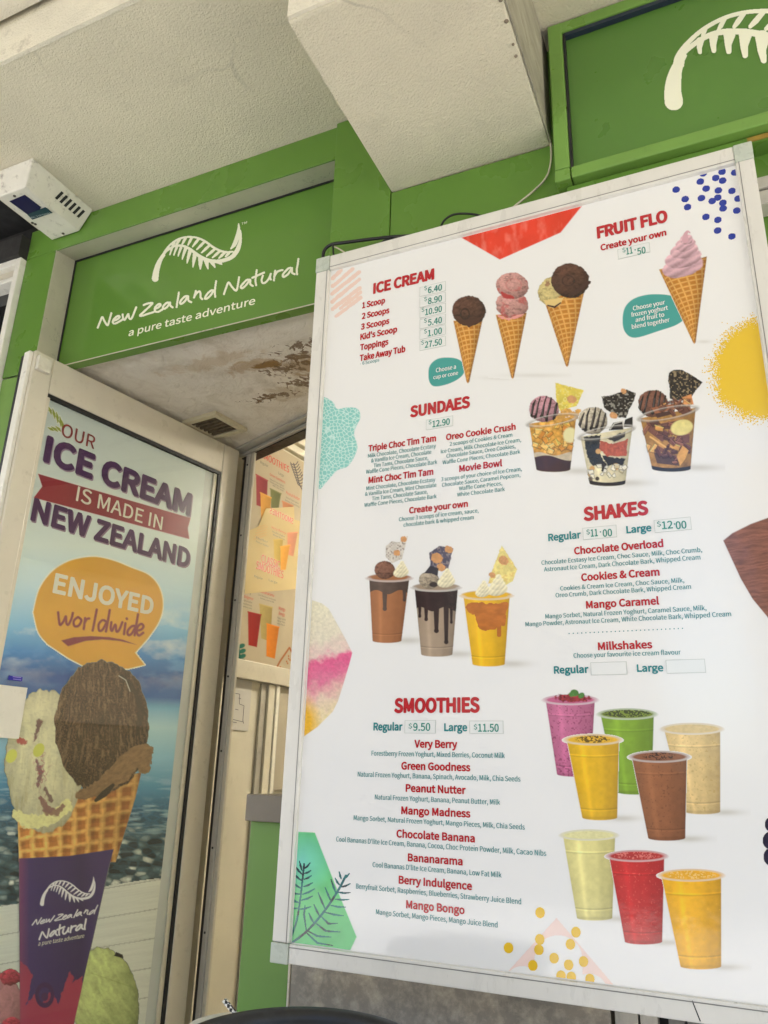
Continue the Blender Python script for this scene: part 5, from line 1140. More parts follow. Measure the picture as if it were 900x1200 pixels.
teal_bubble(BZ(((352, 660), (362, 610), (398, 577), (460, 562), (530, 566), (580, 585), (592, 640), (560, 675), (490, 700), (400, 726), (362, 705))), (('Choose your', 742, 779.6, 360.5, 5.2), ('frozen yoghurt', 740, 783, 367.5, 5.2), ('and fruit to', 745, 778.7, 374.5, 5.2), ('blend together', 740.7, 785, 381.6, 5.2)))
teal_bubble([(502, 439), (504, 428), (513, 420.5), (527, 419), (539, 422), (545, 431), (541, 441), (528, 449), (511, 453), (504, 449)], (('Choose a', 511, 534.5, 434.5, 5), ('cup or cone', 508, 537, 442, 4.6)))
put(shape('red_shape', [(530, 274), (686, 230), (684, 239), (657, 272.7), (585.8, 304.3), (538, 277)], lambda X, Y: lin((216, 62, 40)) * (.85 + .35 * fbm(X / 16, Y / 22, 2))[..., None] + np.clip((fbm(X / 7, Y / 14, 6) - .56) * 2, 0, 1)[..., None] * np.array((.12, .16, .13))))
put(shape('teal_shape', smooth_pts([(372, 464), (382, 466), (391, 472), (395, 479), (407, 477.5), (419, 479), (422.5, 489), (418, 499), (415, 509), (419, 523), (415, 536), (407, 547), (396, 551), (387, 560), (376, 573)], 5) + [(366, 573)],
          lambda X, Y: (lambda w_: lin((136, 200, 190)) * np.clip((w_[1] - w_[0] - .10) * 8, 0, 1)[..., None] + lin((196, 226, 218)) * (1 - np.clip((w_[1] - w_[0] - .10) * 8, 0, 1))[..., None])(worley(X / 4.3, Y / 4.0, 3)), .5))
def wcol(X, Y):
    g_ = grad(Y - (X - 360) * -.25 + (fbm(X / 8, Y / 8, 4) - .5) * 22, [(703, (226, 220, 190)), (750, (224, 214, 190)), (772, (226, 196, 186)), (782, (222, 96, 140)), (800, (220, 120, 150)), (825, (226, 200, 178)), (850, (228, 212, 160)), (870, (226, 200, 120))])
    ye = np.clip(1 - np.hypot((X - 356) / 22, (Y - 846) / 34), 0, 1) * 1.6; g_ = g_ * (1 - np.clip(ye, 0, 1)[..., None]) + lin((232, 178, 40)) * np.clip(ye, 0, 1)[..., None]
    return g_ * (.82 + .36 * fbm(X / 2.2, Y / 2.2, 9))[..., None]
put(shape('watercolour_shape', [(352, 700), (366.5, 703.6), (377, 707), (385, 713), (394, 729), (405, 749), (413, 765), (409, 780), (403, 800), (396, 822), (390, 834), (372, 852), (352, 866)], wcol, .6))
put(shape('green_shape', [(340, 974.5), (348, 974.6), (369, 975.6), (393, 1037), (418, 1098), (408.4, 1118), (334, 1108)], lambda X, Y: lin((100, 196, 122)) * (.86 + .28 * fbm(X / 18, Y / 18, 5))[..., None] + np.clip(1 - np.hypot(X - 352, Y - 1010) / 40, 0, 1)[..., None] * (lin((120, 208, 190)) - lin((100, 196, 122)))))
fc = Canvas(338, 1005, 416, 1112, .5); G5 = lambda pts: [(260 + x / 5, 960 + y / 5) for x, y in pts]
d_ = sd_stroke(fc.X, fc.Y, smooth_pts(G5([(406, 690), (440, 590), (462, 450), (480, 290), (482, 262)]), 4), .8); d2_ = sd_stroke(fc.X, fc.Y, smooth_pts(G5([(405, 728), (500, 655), (600, 540), (680, 420), (728, 330)]), 4), 1.0)
d_ = np.minimum(d_, d2_)
for q in ([(470, 300), (455, 245)], [(484, 290), (518, 255)], [(470, 322), (428, 272)], [(484, 318), (522, 300)], [(468, 360), (424, 320)], [(484, 352), (526, 330)], [(464, 405), (420, 372)], [(480, 395), (532, 372)], [(458, 440), (416, 428)], [(474, 440), (544, 408)], [(452, 488), (414, 470)], [(466, 475), (532, 450)], [(446, 520), (412, 518)], [(456, 528), (522, 512)],
          [(700, 350), (688, 308)], [(712, 350), (748, 318)], [(690, 385), (664, 345)], [(695, 398), (752, 378)], [(672, 440), (640, 352)], [(680, 428), (752, 430)], [(640, 480), (606, 400)], [(665, 468), (744, 470)], [(608, 530), (565, 430)], [(640, 505), (724, 515)], [(575, 570), (540, 500)], [(605, 545), (712, 566)], [(540, 610), (510, 550)], [(585, 572), (625, 612), (678, 610)], [(495, 650), (482, 560), (488, 505)], [(555, 612), (610, 655), (692, 660)], [(505, 655), (560, 685), (640, 690)], [(500, 668), (560, 725), (650, 740)]):
    q = G5(q); mid = [((q[0][0] * .5 + q[-1][0] * .5), (q[0][1] * .5 + q[-1][1] * .5) + .7)] if len(q) == 2 else [q[1]]
    p3 = [(q[0][0], q[0][1], .35), (mid[0][0], mid[0][1], .95), (q[-1][0], q[-1][1], .25)]; d_ = np.minimum(d_, sd_stroke(fc.X, fc.Y, p3))
fcol = lin((34, 112, 112)) + np.clip((fbm(fc.X / 9, fc.Y / 9, 3) - .5) * 4, 0, 1)[..., None] * (lin((30, 40, 52)) - lin((34, 112, 112)))
fc.c = fcol; fc.paint(d_, fcol); fc.a = np.where(fc.a > .5, 1.0, 0); fc.build('fern_print', pb, .0009, board, None, clipb)
put(shape('brown_shape', [(847.5, 633.5), (858, 625), (880, 614), (905, 605), (945, 596), (945, 770), (920, 752), (898.5, 722), (882, 702), (868, 678)], lambda X, Y: lin((132, 84, 66)) * (.45 + 1.1 * fbm(X / 14, (Y + X * .12 + 3 * fbm(X / 9, Y / 9, 2)) / 1.5, 7, 4))[..., None]))
sc_ = Canvas(800, 345, 935, 530, .55); r_ = np.hypot((sc_.X - 893) * 1.0, sc_.Y - 434) + (fbm(sc_.X / 20, sc_.Y / 20, 3) - .5) * 12
pr_ = np.clip((92 - r_) / 46, 0, 1) ** 2.2; rnd = hsh(np.round(sc_.X / .55), np.round(sc_.Y / .55), 3) * .6 + vnoise(sc_.X / .9, sc_.Y / .9, 5) * .4
hit = (r_ < 46) | (rnd < pr_ * .9); sc_.c[:] = lin((226, 188, 46)); sc_.a = hit * 1.0
yk = np.clip((r_ - 30) / 60, 0, 1)[..., None]; sc_.c = sc_.c * (1 - yk * .5) + WHITE * yk * .5; sc_.a = np.where(r_ < 90, np.where(hit, 1, 0), 0)
# keep the sheet whole and let the speckle be ink on white
sc_.c[:] = lin((226, 188, 46)); hh = hit & (r_ < 93); sc_.a = (hh & np.roll(hh, -1, 1)) * 1.0; sc_.a = np.where(r_ < 47, 1.0, sc_.a * .31); sc_.build('sun_splash', pb, .0005, board, None, clipb)
mb_c = Canvas(782, 195, 872, 285, .5); d_ = np.full(mb_c.X.shape, 1e9)
for x, y in BZ(((656, 107), (727, 101), (775, 104), (645, 138), (703, 124), (729, 134), (667, 164), (713, 171), (764, 173), (554, 168), (588, 204), (597, 234), (649, 200), (690, 211), (711, 198), (730, 218), (731, 239), (787, 202), (782, 247), (666, 271), (711, 282), (710, 322), (764, 344))): d_ = np.minimum(d_, sd_ell(mb_c.X, mb_c.Y, x, y, 4.3, 3.4, -.35))
BLU = lin((34, 54, 150)); mb_c.c[:] = BLU; mb_c.paint(d_, BLU); mb_c.a = np.where(mb_c.a > .5, 1., 0); mb_c.build('dot_pattern', pb, .0005, board, None, clipb)
st_ = Canvas(380, 305, 430, 380, .6); d_ = np.full(st_.X.shape, 1e9)
AZ = lambda x, y: (360 + x / 2.8125, 220 + y / 2.8125)
for q in (((84, 300), (112, 272)), ((84, 325), (150, 268)), ((82, 350), (172, 278)), ((82, 376), (172, 302)), ((84, 400), (174, 330)), ((95, 424), (176, 362)), ((110, 398), (176, 345))): d_ = np.minimum(d_, sd_stroke(st_.X, st_.Y, [AZ(*q[0]), AZ(*q[1])], 1.7) + (fbm(st_.X / 5, st_.Y / 5, 4) - .5) * 1.6)
PK = lin((232, 204, 190)); st_.c[:] = PK; st_.paint(d_, PK); st_.a = np.where(st_.a > .5, 1., 0); st_.build('brush_strokes', pb, .0005, board, None, clipb)
GZ = lambda x, y: (580 + x / 2.8125, 960 + y / 2.8125)
tc_ = Canvas(585, 1062, 725, 1165, .6); out = sd_poly(tc_.X, tc_.Y, [GZ(30, 518), GZ(203, 327), GZ(410, 570), GZ(300, 590), GZ(30, 540)])
h1 = sd_ell(tc_.X, tc_.Y, *GZ(210, 452), 78 / 2.8125, 70 / 2.8125, .1); h2 = sd_ell(tc_.X, tc_.Y, *GZ(90, 545), 60 / 2.8125, 62 / 2.8125); h3 = sd_ell(tc_.X, tc_.Y, *GZ(310, 570), 62 / 2.8125, 62 / 2.8125); h4 = sd_poly(tc_.X, tc_.Y, [GZ(130, 450), GZ(290, 460), GZ(290, 590), GZ(130, 590)])
PC = lin((236, 210, 200)); d_ = np.maximum(out, -np.minimum(np.minimum(h1, h4), np.minimum(h2, h3))); tc_.c[:] = PC; tc_.paint(d_, PC); tc_.a = np.where(tc_.a > .5, 1., 0); tc_.build('peach_shape', pb, .0004, board, None, clipb)
yd = Canvas(585, 1055, 705, 1165, .5); d_ = np.full(yd.X.shape, 1e9)
for x, y in ((149, 308), (267, 372), (148, 396), (249, 412), (145, 430), (45, 424), (195, 458), (125, 482), (243, 480), (292, 469), (218, 516), (252, 520), (313, 527)): d_ = np.minimum(d_, sd_ell(yd.X, yd.Y, *GZ(x, y), 5.2, 6.1, -.15))
YC = lin((228, 186, 48)); yd.c[:] = YC; yd.paint(d_, YC); yd.a = np.where(yd.a > .5, 1., 0); yd.build('dot_pattern', pb, .0008, board, None, clipb)
bd = Canvas(890, 950, 945, 1025, .5); d_ = np.minimum(np.minimum(sd_ell(bd.X, bd.Y, 906, 966, 9.5, 9), sd_ell(bd.X, bd.Y, 906, 985, 12, 11)), sd_ell(bd.X, bd.Y, 906, 1004, 11, 11))
BK = lin((26, 18, 46)); bd.c[:] = BK; bd.paint(d_, BK); bd.a = np.where(bd.a > .5, 1., 0); bd.build('berry_print', pb, .0005, board, None, clipb)

# ---------------- printed pictures of cones and cups
def cone(cv, l, r, tip, seed=1, bulge=0):
    X, Y = cv.X, cv.Y; mid = ((l[0] + r[0]) / 2, (l[1] + r[1]) / 2 - bulge)
    sd = sd_poly(X, Y, [l, mid, r, (tip[0] + 1.6, tip[1] - 1), (tip[0], tip[1] + .8), (tip[0] - 1.6, tip[1] - 1)])
    ax = np.array(mid) - np.array(tip); L = np.linalg.norm(ax); ax /= L; pxn = np.array([-ax[1], ax[0]]);
    if pxn @ (np.array(r) - np.array(l)) < 0: pxn = -pxn
    t_ = ((X - tip[0]) * ax[0] + (Y - tip[1]) * ax[1]); s_ = ((X - tip[0]) * pxn[0] + (Y - tip[1]) * pxn[1]); hw = np.linalg.norm(np.array(r) - np.array(l)) / 2
    q = np.clip(s_ / np.maximum(t_ / L * hw, .6), -1, 1); a_ = np.arcsin(q) / 1.57
    g1 = a_ * 3.4 + t_ / L * 2.2; g2 = t_ / 5.6 - a_ * .55 + a_ * a_ * .5
    e1 = np.abs(g1 - np.round(g1)); e2 = np.abs(g2 - np.round(g2)); ridge = np.clip(1 - np.minimum(e1 / .2, e2 / .26), 0, 1)
    sh = (.94 - .36 * q ** 2 - .14 * q) * (.86 + .28 * fbm(X / 6, Y / 6, seed))
    c_ = lin((190, 122, 42)) * (1 - ridge[..., None]) + lin((232, 178, 92)) * ridge[..., None]
    cv.paint(sd, c_ * sh[..., None])
def tone(c, k): return lin(c) * k
C1 = Canvas(520, 335, 620, 455, .55); C1.shadow(588, 443, 22, 2.4, .22)
cone(C1, (531.3, 376), (565.8, 374), (548.4, 448.6), 3, 0); scoop(C1, 549.6, 364.5, 19.6, 17.6, lin((98, 64, 48)), 5, .1, .05, (.9, 10), amp=.5, contrast=.45, fx=4, fy=9, soft=.8)
C1.paint(sd_poly(C1.X, C1.Y, [(533, 374), (566, 371), (561, 378), (553, 381), (550, 383.5), (546, 381), (538, 379)]) + (fbm(C1.X / 3, C1.Y / 3, 3) - .5) * 3, lin((74, 46, 34)))
C1.tint(np.clip(1 - np.abs(sd_ell(C1.X, C1.Y, 545, 368, 5, 6)) / 1.3, 0, 1) * .75, lin((30, 20, 18))); C1.tint(np.clip(1 - np.abs(sd_ell(C1.X, C1.Y, 552, 362, 14, 12)) / 1.0, 0, 1) * .35, lin((40, 26, 22)))
C1.build('cone_picture', pb, .0007, board, None, clipb)
C2 = Canvas(572, 312, 670, 450, .55); C2.shadow(628, 440, 34, 2.4, .22)
cone(C2, (581, 369), (617.3, 366.5), (600.7, 443.4), 6, 0)
for cy_, sd_ in ((357.5, 7), (335, 9)):
    s_, x, y = scoop(C2, 600.3, cy_, 19, 15.6, lin((226, 168, 158)), sd_, .1, .05, (.4, 6), amp=.22, contrast=.3, soft=.8)
    k_ = np.clip((fbm(x * 1.9 + 2, y * 2.1, sd_ + 20, 4) - .56) * 9, 0, 1) * np.clip(.5 - s_, 0, 1); C2.tint(k_ * .55, lin((184, 60, 58)))
C2.tint(np.clip(1 - np.abs(sd_ell(C2.X, C2.Y, 602, 334, 9, 7)) / .9, 0, 1) * .4, lin((190, 80, 80))); C2.paint(sd_stroke(C2.X, C2.Y, [(588, 343, 1), (592, 347, 2.4), (602, 349, 1.4)]) + (fbm(C2.X / 3, C2.Y / 3, 5) - .5) * 2.5, lin((172, 44, 44)), 1.2, .9)
C2.paint(sd_stroke(C2.X, C2.Y, [(585, 371, 1.5), (596, 374, 1.3), (612, 369, 1.5)]) + (fbm(C2.X / 2, C2.Y / 2, 8) - .5) * 3, lin((222, 150, 140)))
C2.build('cone_picture', pb, .0007, board, None, clipb)
C3 = Canvas(628, 300, 740, 436, .55); C3.shadow(695, 425, 36, 2.4, .22)
s_, x, y = scoop(C3, 650, 342, 20, 17.5, lin((226, 206, 138)), 12, -.2, .06, (.6, 6), amp=.3, contrast=.35, soft=.8); C3.tint(np.clip((fbm(x * 3, y * 2.2, 61, 4) - .6) * 9, 0, 1) * np.clip(.5 - s_, 0, 1) * .7, lin((120, 50, 56)))
cone(C3, (639.3, 357), (686.3, 334.5), (664.5, 429.5), 9, 2)
C3.paint(sd_poly(C3.X, C3.Y, [(637, 352), (662, 348), (656, 357), (650, 361), (645, 360), (640, 358)]) + (fbm(C3.X / 3, C3.Y / 3, 3) - .5) * 3, lin((218, 190, 122))); C3.paint(sd_stroke(C3.X, C3.Y, [(642, 358, .8), (650, 360, 1.2), (657, 355, .8)]), lin((60, 34, 30)))
scoop(C3, 668.3, 329, 22.3, 20.3, lin((96, 62, 46)), 15, .1, .04, (.7, 10), amp=.5, contrast=.45, fx=4, fy=9, soft=.8)
C3.tint(np.clip(1 - np.abs(sd_ell(C3.X, C3.Y, 666, 329, 7, 6)) / 1.3, 0, 1) * .7, lin((34, 22, 20))); C3.paint(sd_stroke(C3.X, C3.Y, [(686, 332, 2), (690, 331, 2.2), (683, 337, 2), (672, 344, 2.4)]) + (fbm(C3.X / 2, C3.Y / 2, 8) - .5) * 2.5, lin((66, 42, 34)))
C3.build('cone_picture', pb, .0007, board, None, clipb)
C4 = Canvas(765, 265, 860, 408, .5); C4.shadow(825, 400.5, 8, 2.0, .25)
cone(C4, (772.3, 316), (828.5, 300.5), (813.7, 402.4), 13, 0)
X, Y = C4.X, C4.Y
for k, (cx_, cy_, rx_, ry_) in enumerate(((800, 313, 25, 11.5), (801, 303, 22, 10.5), (802, 294, 17, 9), (803, 287, 12, 7.5), (804.5, 281, 7.5, 6))):
    s_ = sd_ell(X, Y, cx_, cy_, rx_, ry_, -.25) + (fbm(X / 6, Y / 4, k) - .5) * 2; xx = (X - cx_) / rx_; yy = (Y - cy_) / ry_
    wv = fbm(X / 7, Y / 5, 90 + k) * 3.2; st2 = np.sin((yy * 1.6 + xx * 2.0) * 4.2 + k * 1.7 + wv) * .16 + (fbm(X / 2, Y / 2, k) - .5) * .16; C4.paint(s_, lin((214, 172, 180)) * np.clip(.92 - .35 * yy - .16 * xx + st2, .4, 1.2)[..., None])
C4.paint(sd_stroke(X, Y, smooth_pts([(803, 281, 4), (803.5, 275, 2.4), (806, 271.4, 1.3), (808.5, 273, .7)], 4)), lin((206, 160, 168)))
C4.build('cone_picture', pb, .0007, board, None, clipb)

def cup_mask(cv, rim, rx, bot, bx, tilt=0.0, ry=.16):
    X, Y = cv.X, cv.Y; H = bot[1] - rim[1]; v = np.clip((Y - rim[1] - tilt * (X - rim[0])) / H, -.2, 1.2); cx = rim[0] + (bot[0] - rim[0]) * v; hw = rx * .94 + (bx - rx * .94) * np.clip(v, 0, 1.1)
    s = (X - cx) / hw; arc = np.sqrt(np.clip(1 - np.clip(s, -1, 1) ** 2, 0, 1)); yb = bot[1] - bx * .10 + bx * ry * arc
    sd = np.maximum(np.maximum((np.abs(s) - 1) * hw, Y - yb), -(Y - rim[1] - tilt * (X - rim[0]))); return sd, np.clip(s, -1, 1), v
def cup_light(s, warm=1.0):
    return 1.0 - .30 * np.abs(s) ** 3 - .12 * s + .22 * np.exp(-((s + .45) / .12) ** 2) - .10 * np.exp(-((s - .5) / .2) ** 2)
def plain_cup(rim, rx, bot, bx, col, top=None, speck=None, garnish=None, tilt=0.0, mott=.12, sh=True):
    H = bot[1] - rim[1]; cv = Canvas(rim[0] - rx - 4, rim[1] - 16, rim[0] + rx + 34, bot[1] + 9, .55); X, Y = cv.X, cv.Y
    if sh: cv.shadow(bot[0] + bx + 6, bot[1] - 1, 20, 3.6, .42, (150, 138, 104))
    sd, s, v = cup_mask(cv, rim, rx, bot, bx, tilt); col = lin(col)
    body = col * (cup_light(s) * (1 + mott * 2 * (fbm(X / 5, Y / 5, int(rim[0])) - .5)) * (1.03 - .10 * np.clip(v, 0, 1)))[..., None]
    if speck is not None:
        k_ = np.clip((vnoise(X / 1.7, Y / 1.7, 3) - speck[1]) * 9, 0, 1); body = body * (1 - k_[..., None] * .6) + lin(speck[0]) * k_[..., None] * .6
    cv.paint(sd, body, .8)
    for vv, k_ in ((.185, .14), (.20, -.10), (.86, -.14), (.875, .12)):
        line = np.exp(-((v - vv - .012 * (1 - s ** 2) * 1.6) / .009) ** 2) * np.clip(.5 - sd, 0, 1); cv.c = np.clip(cv.c * (1 + line[..., None] * k_ * 2), .003, .9)
    foot = np.exp(-((v - .985) / .02) ** 2) * np.clip(.5 - sd, 0, 1); cv.tint(foot * .4, col * .4)
    # rim: pale lip ellipse, drink surface inside
    ry = rx * .175; rot = math.atan(tilt)
    cv.paint(sd_ell(X, Y, rim[0], rim[1], rx + .6, ry + .9, rot), col * .45 + WHITE * .42, .8); cv.paint(sd_ell(X, Y, rim[0], rim[1] - .4, rx - 1.0, ry - .7, rot), (lin(top) if top is not None else col * 1.15) * (.85 + .3 * fbm(X / 3, Y / 2, 5))[..., None], .8)
    cv.paint(np.abs(sd_ell(X, Y, rim[0], rim[1] + .6, rx, ry, rot)) - .45, col * .35 + WHITE * .55, .8, .75)
    if garnish: garnish(cv, rim, rx, ry)
    cv.build('cup_picture', pb, .0007, board, None, clipb)
def seeds(col, dens=.55, wid=.6):
    def g_(cv, rim, rx, ry):
        k_ = np.clip(.5 - sd_ell(cv.X, cv.Y, rim[0], rim[1] - .5, rx * wid, ry * .75), 0, 1) * (vnoise(cv.X / 1.5, cv.Y / 1.1, 8) > dens); cv.tint(k_ * .85, lin(col))
    return g_
def berries(cv, rim, rx, ry):
    X, Y = cv.X, cv.Y; k_ = np.clip(.5 - sd_ell(X, Y, rim[0] + 2, rim[1] - 2, rx * .68, ry * .8), 0, 1); w1, w2, i_ = worley(X / 2.6, Y / 2, 5); cv.paint(sd_ell(X, Y, rim[0] + 2, rim[1] - 2, rx * .66, ry * .85) + (fbm(X / 3, Y / 3, 2) - .5) * 4, lin((150, 40, 50)) * (.35 + 1.0 * i_)[..., None], 1.2)
    for ex, ey, er, rt in ((rim[0] + 5, rim[1] - 8, 5.0, .2), (rim[0] + 13, rim[1] - 5, 4.0, -.6), (rim[0] + 1, rim[1] - 6, 3, .8)): cv.paint(sd_ell(X, Y, ex, ey, er, er * .8, rt), lin((70, 120, 50)) * (.7 + .7 * fbm(X / 2, Y / 2, 3))[..., None])
plain_cup((811, 854), 35, (823.5, 953), 20.5, (218, 188, 128), (208, 184, 132), ((180, 150, 90), .78), mott=.16)
plain_cup((735, 836.7), 33.3, (743.5, 930), 20, (124, 160, 44), (120, 140, 50), None, seeds((40, 46, 30), .42, .85))
plain_cup((668.3, 820), 30.7, (672.5, 909), 19.5, (190, 104, 140), (186, 92, 130), ((110, 40, 70), .72), berries, sh=False)
plain_cup((694.8, 866.7), 32.6, (703, 960), 20.3, (226, 178, 36), (224, 176, 50), None, seeds((50, 36, 20), .5, .6))
plain_cup((772.7, 886.7), 34.3, (781.5, 984), 21.5, (146, 92, 58), (136, 84, 56), ((100, 60, 36), .8), seeds((34, 22, 18), .55, .55))
plain_cup((690.3, 978.5), 32.6, (697, 1077.5), 20.5, (222, 212, 140), (220, 214, 156))
plain_cup((746.2, 1003), 34.4, (754.3, 1105.5), 21.7, (194, 44, 42), (176, 50, 48), ((224, 90, 80), .82), seeds((220, 120, 110), .62, .8))
plain_cup((810, 1025.5), 37.3, (821.5, 1134.5), 23.7, (238, 176, 22), (230, 168, 40), ((250, 200, 60), .9), seeds((240, 200, 120), .66, .8), mott=.14)

# sundaes and shakes share a clear cup with layers
def bark(cv, pts, col, speck, nut=None, seed=1):
    X, Y = cv.X, cv.Y; s_ = sd_poly(X, Y, pts) + (fbm(X / 3, Y / 3, seed) - .5) * 1.6; cv.paint(s_, lin(col) * (.7 + .6 * fbm(X / 4, Y / 4, seed + 2))[..., None])
    k_ = np.clip((vnoise(X / 1.8, Y / 1.8, seed + 3) - .6) * 5, 0, 1) * np.clip(.5 - s_, 0, 1); cv.tint(k_ * .8, lin(speck))
    for (nx_, ny_, nr) in nut or (): cv.paint(sd_ell(X, Y, nx_, ny_, nr, nr * .85, .4) + (fbm(X / 2, Y / 2, 4) - .5) * 2, lin((204, 150, 100)) * (.75 + .5 * fbm(X / 2.5, Y / 2.5, 9))[..., None])
def swirl(cv, cx, cy, r, col=(236, 226, 190)):
    X, Y = cv.X, cv.Y
    for k in range(4):
        q = 1 - k * .24; s_ = sd_ell(X, Y, cx + k * .4, cy - k * r * .42, r * q, r * .5 * q + 1.2, -.2); yy = (Y - cy + k * r * .42) / (r * .6); xx = (X - cx) / r
        cv.paint(s_, lin(col) * np.clip(.98 - .3 * yy - .1 * xx + .1 * np.sin((xx * 2 + yy) * 7 + k), .4, 1.1)[..., None])
def clear_rim(cv, rim, rx, tilt, front=True):
    ry = rx * .19; rot = math.atan(tilt); cv.paint(np.abs(sd_ell(cv.X, cv.Y, rim[0], rim[1], rx, ry, rot)) - .55, lin((196, 192, 184)), .9, .6); cv.paint(np.abs(sd_ell(cv.X, cv.Y, rim[0], rim[1] + 1.6, rx, ry, rot)) - .35, lin((120, 112, 100)), .8, .6 * 1)
def sauce_lines(cv, cx, cy, rx, ry, sd):
    X, Y = cv.X, cv.Y; r_ = random.Random(int(cx * 7))
    prev = None
    for k in range(5):
        f0 = -.78 + k * .38 + r_.uniform(-.07, .07); lean = r_.uniform(-.30, -.1); top = -math.sqrt(max(.05, 1 - f0 * f0)) * .96
        pts = [(cx + rx * (f0 + .14), cy + ry * top, .7), (cx + rx * (f0 + .02 + r_.uniform(-.05, .05)), cy + ry * (top * .4), 1.25 + r_.uniform(-.3, .4)), (cx + rx * (f0 + lean * .6), cy + ry * .35, 1.3 + r_.uniform(-.4, .5)), (cx + rx * (f0 + lean), cy + ry * (.75 + r_.uniform(-.2, .1)), 1.7)]
        d = sd_stroke(X, Y, smooth_pts(pts, 4))
        if prev is not None and k % 2: d = np.minimum(d, sd_stroke(X, Y, [(pts[-1][0], pts[-1][1] - 2, 1.0), (prev[0], prev[1] - 1, .9)]))
        prev = pts[-1]; cv.paint(np.maximum(d, sd - .6), lin((22, 14, 15)), .8)
        cv.paint(np.maximum(sd_stroke(X, Y, [(pts[1][0] - .4, pts[1][1]), (pts[2][0] - .4, pts[2][1])], .3), sd), lin((150, 140, 140)), .8, .45)
def shards(cv, sd, box, n, cols, seed, size=(5, 11), thin=.42):
    """a jumble of broken pieces, each with a lit edge and a dark under-edge"""
    X, Y = cv.X, cv.Y; r_ = random.Random(seed)
    for k in range(n):
        cx, cy = r_.uniform(box[0], box[2]), r_.uniform(box[1], box[3]); L = r_.uniform(*size); w_ = L * r_.uniform(thin * .6, thin * 1.3); a_ = r_.uniform(-1.2, 1.2); c_, s2 = math.cos(a_), math.sin(a_)
        P = [(cx + (u * c_ - v * s2), cy + (u * s2 + v * c_)) for u, v in ((-L, -w_), (L * r_.uniform(.7, 1), -w_ * r_.uniform(.7, 1.1)), (L, w_ * r_.uniform(.6, 1)), (-L * r_.uniform(.6, 1), w_))]
        P = [(p[0] * .5 + cx * .5, p[1] * .5 + cy * .5) for p in P]; col = lin(r_.choice(cols)); s_ = np.maximum(sd, sd_poly(X, Y, P) + (fbm(X / 2, Y / 2, seed + k) - .5) * 1.3)
        cv.paint(s_ - .9, col * .22, 1.2, .8); cv.paint(s_, col * (.7 + .65 * fbm(X / 3, Y / 2.2, seed + k + 3))[..., None], .8); cv.paint(np.maximum(sd, sd_stroke(X, Y, P[:2], .45)), np.minimum(col * 1.9 + .03, .7), .8, .75)
# sundae with popcorn
cv = Canvas(612, 440, 712, 565, .5); X, Y = cv.X, cv.Y; cv.shadow(678, 552, 22, 4, .4)
rim, rx, bot, bx, tl = (647.8, 492), 29.5, (649, 552), 19.5, -.17
bark(cv, [(650.5, 448.5), (684, 457.5), (676, 476), (656, 482), (652, 470)], (216, 196, 84), (226, 214, 130), [(670, 468, 5.5)], 3)
sd, s, v = cup_mask(cv, rim, rx, bot, bx, tl); w1, w2, i_ = worley(X / 6.2, Y / 5.6, 2)
pop = lin((214, 158, 66)) * (.42 + .75 * np.clip(1.15 - w1, 0, 1) + .35 * (i_ - .5))[..., None] + np.clip(i_ - .72, 0, 1)[..., None] * np.array((.3, .3, .2))
cv.paint(sd, pop * cup_light(s)[..., None], .8); shards(cv, sd, (626, 498, 670, 530), 26, ((224, 168, 72), (206, 140, 52), (232, 190, 104), (196, 128, 48)), 5, (5, 9), .8); cv.paint(np.maximum(sd, sd_ell(X, Y, 668, 510, 8, 9)), lin((222, 214, 160)), 2)
base_ = np.maximum(sd, 536.5 + 2.4 * np.sin(X / 8) - Y - (X - 648) * tl * .3); cv.paint(np.maximum(sd, 532 + 2 * np.sin(X / 6) - Y), lin((196, 180, 150)) * (.8 + .4 * fbm(X / 3, Y / 3, 5))[..., None]); cv.paint(base_, lin((62, 32, 30)) * cup_light(s)[..., None])
for q in ((664, 484, 7), (673, 487, 6), (655, 489, 7), (678, 482, 4)): cv.paint(sd_ell(X, Y, q[0], q[1], q[2], q[2] * .7) + (fbm(X / 2, Y / 2, 4) - .5) * 3, lin((208, 156, 76)) * (.55 + .9 * fbm(X / 2.4, Y / 2.4, 7))[..., None])
s_, x, y = scoop(cv, 637.5, 479.5, 17.5, 15.5, lin((216, 158, 168)), 4, .1, .04, (.5, 5), amp=.25, contrast=.35); sauce_lines(cv, 637.5, 479.5, 17.5, 15.5, s_)
clear_rim(cv, rim, rx, tl); cv.build('sundae_picture', pb, .0007, board, None, clipb)
# sundae with dark cookies
cv = Canvas(672, 448, 772, 582, .5); X, Y = cv.X, cv.Y; cv.shadow(738, 566, 24, 4, .4)
rim, rx, bot, bx, tl = (710.7, 506.5), 32.3, (712.5, 568.5), 20.5, -.18
sd, s, v = cup_mask(cv, rim, rx, bot, bx, tl); cv.paint(sd, lin((216, 206, 170)) * (cup_light(s) * (.75 + .5 * fbm(X / 5, Y / 5, 3)))[..., None], .8)
for pts, c_ in (([(684, 512), (704, 510), (703, 530), (708, 544), (694, 546), (688, 536)], (50, 50, 46)), ([(706, 534), (733, 538), (730, 545), (712, 546)], (40, 38, 36)), ([(703, 516), (718, 521), (736, 514), (734, 534), (712, 535), (703, 526)], (176, 84, 56)), ([(712, 514), (734, 505), (732, 512), (720, 518)], (60, 56, 50)), ([(706, 540), (712, 543), (709, 553), (705, 552)], (40, 32, 30))):
    s_ = np.maximum(sd, sd_poly(X, Y, pts) + (fbm(X / 3, Y / 3, 6) - .5) * 3); cv.paint(s_, lin(c_) * np.where(max(c_) < 90, .55, 1) * (.5 + 1.0 * fbm(X / 2.4, Y / 2.4, 8))[..., None])
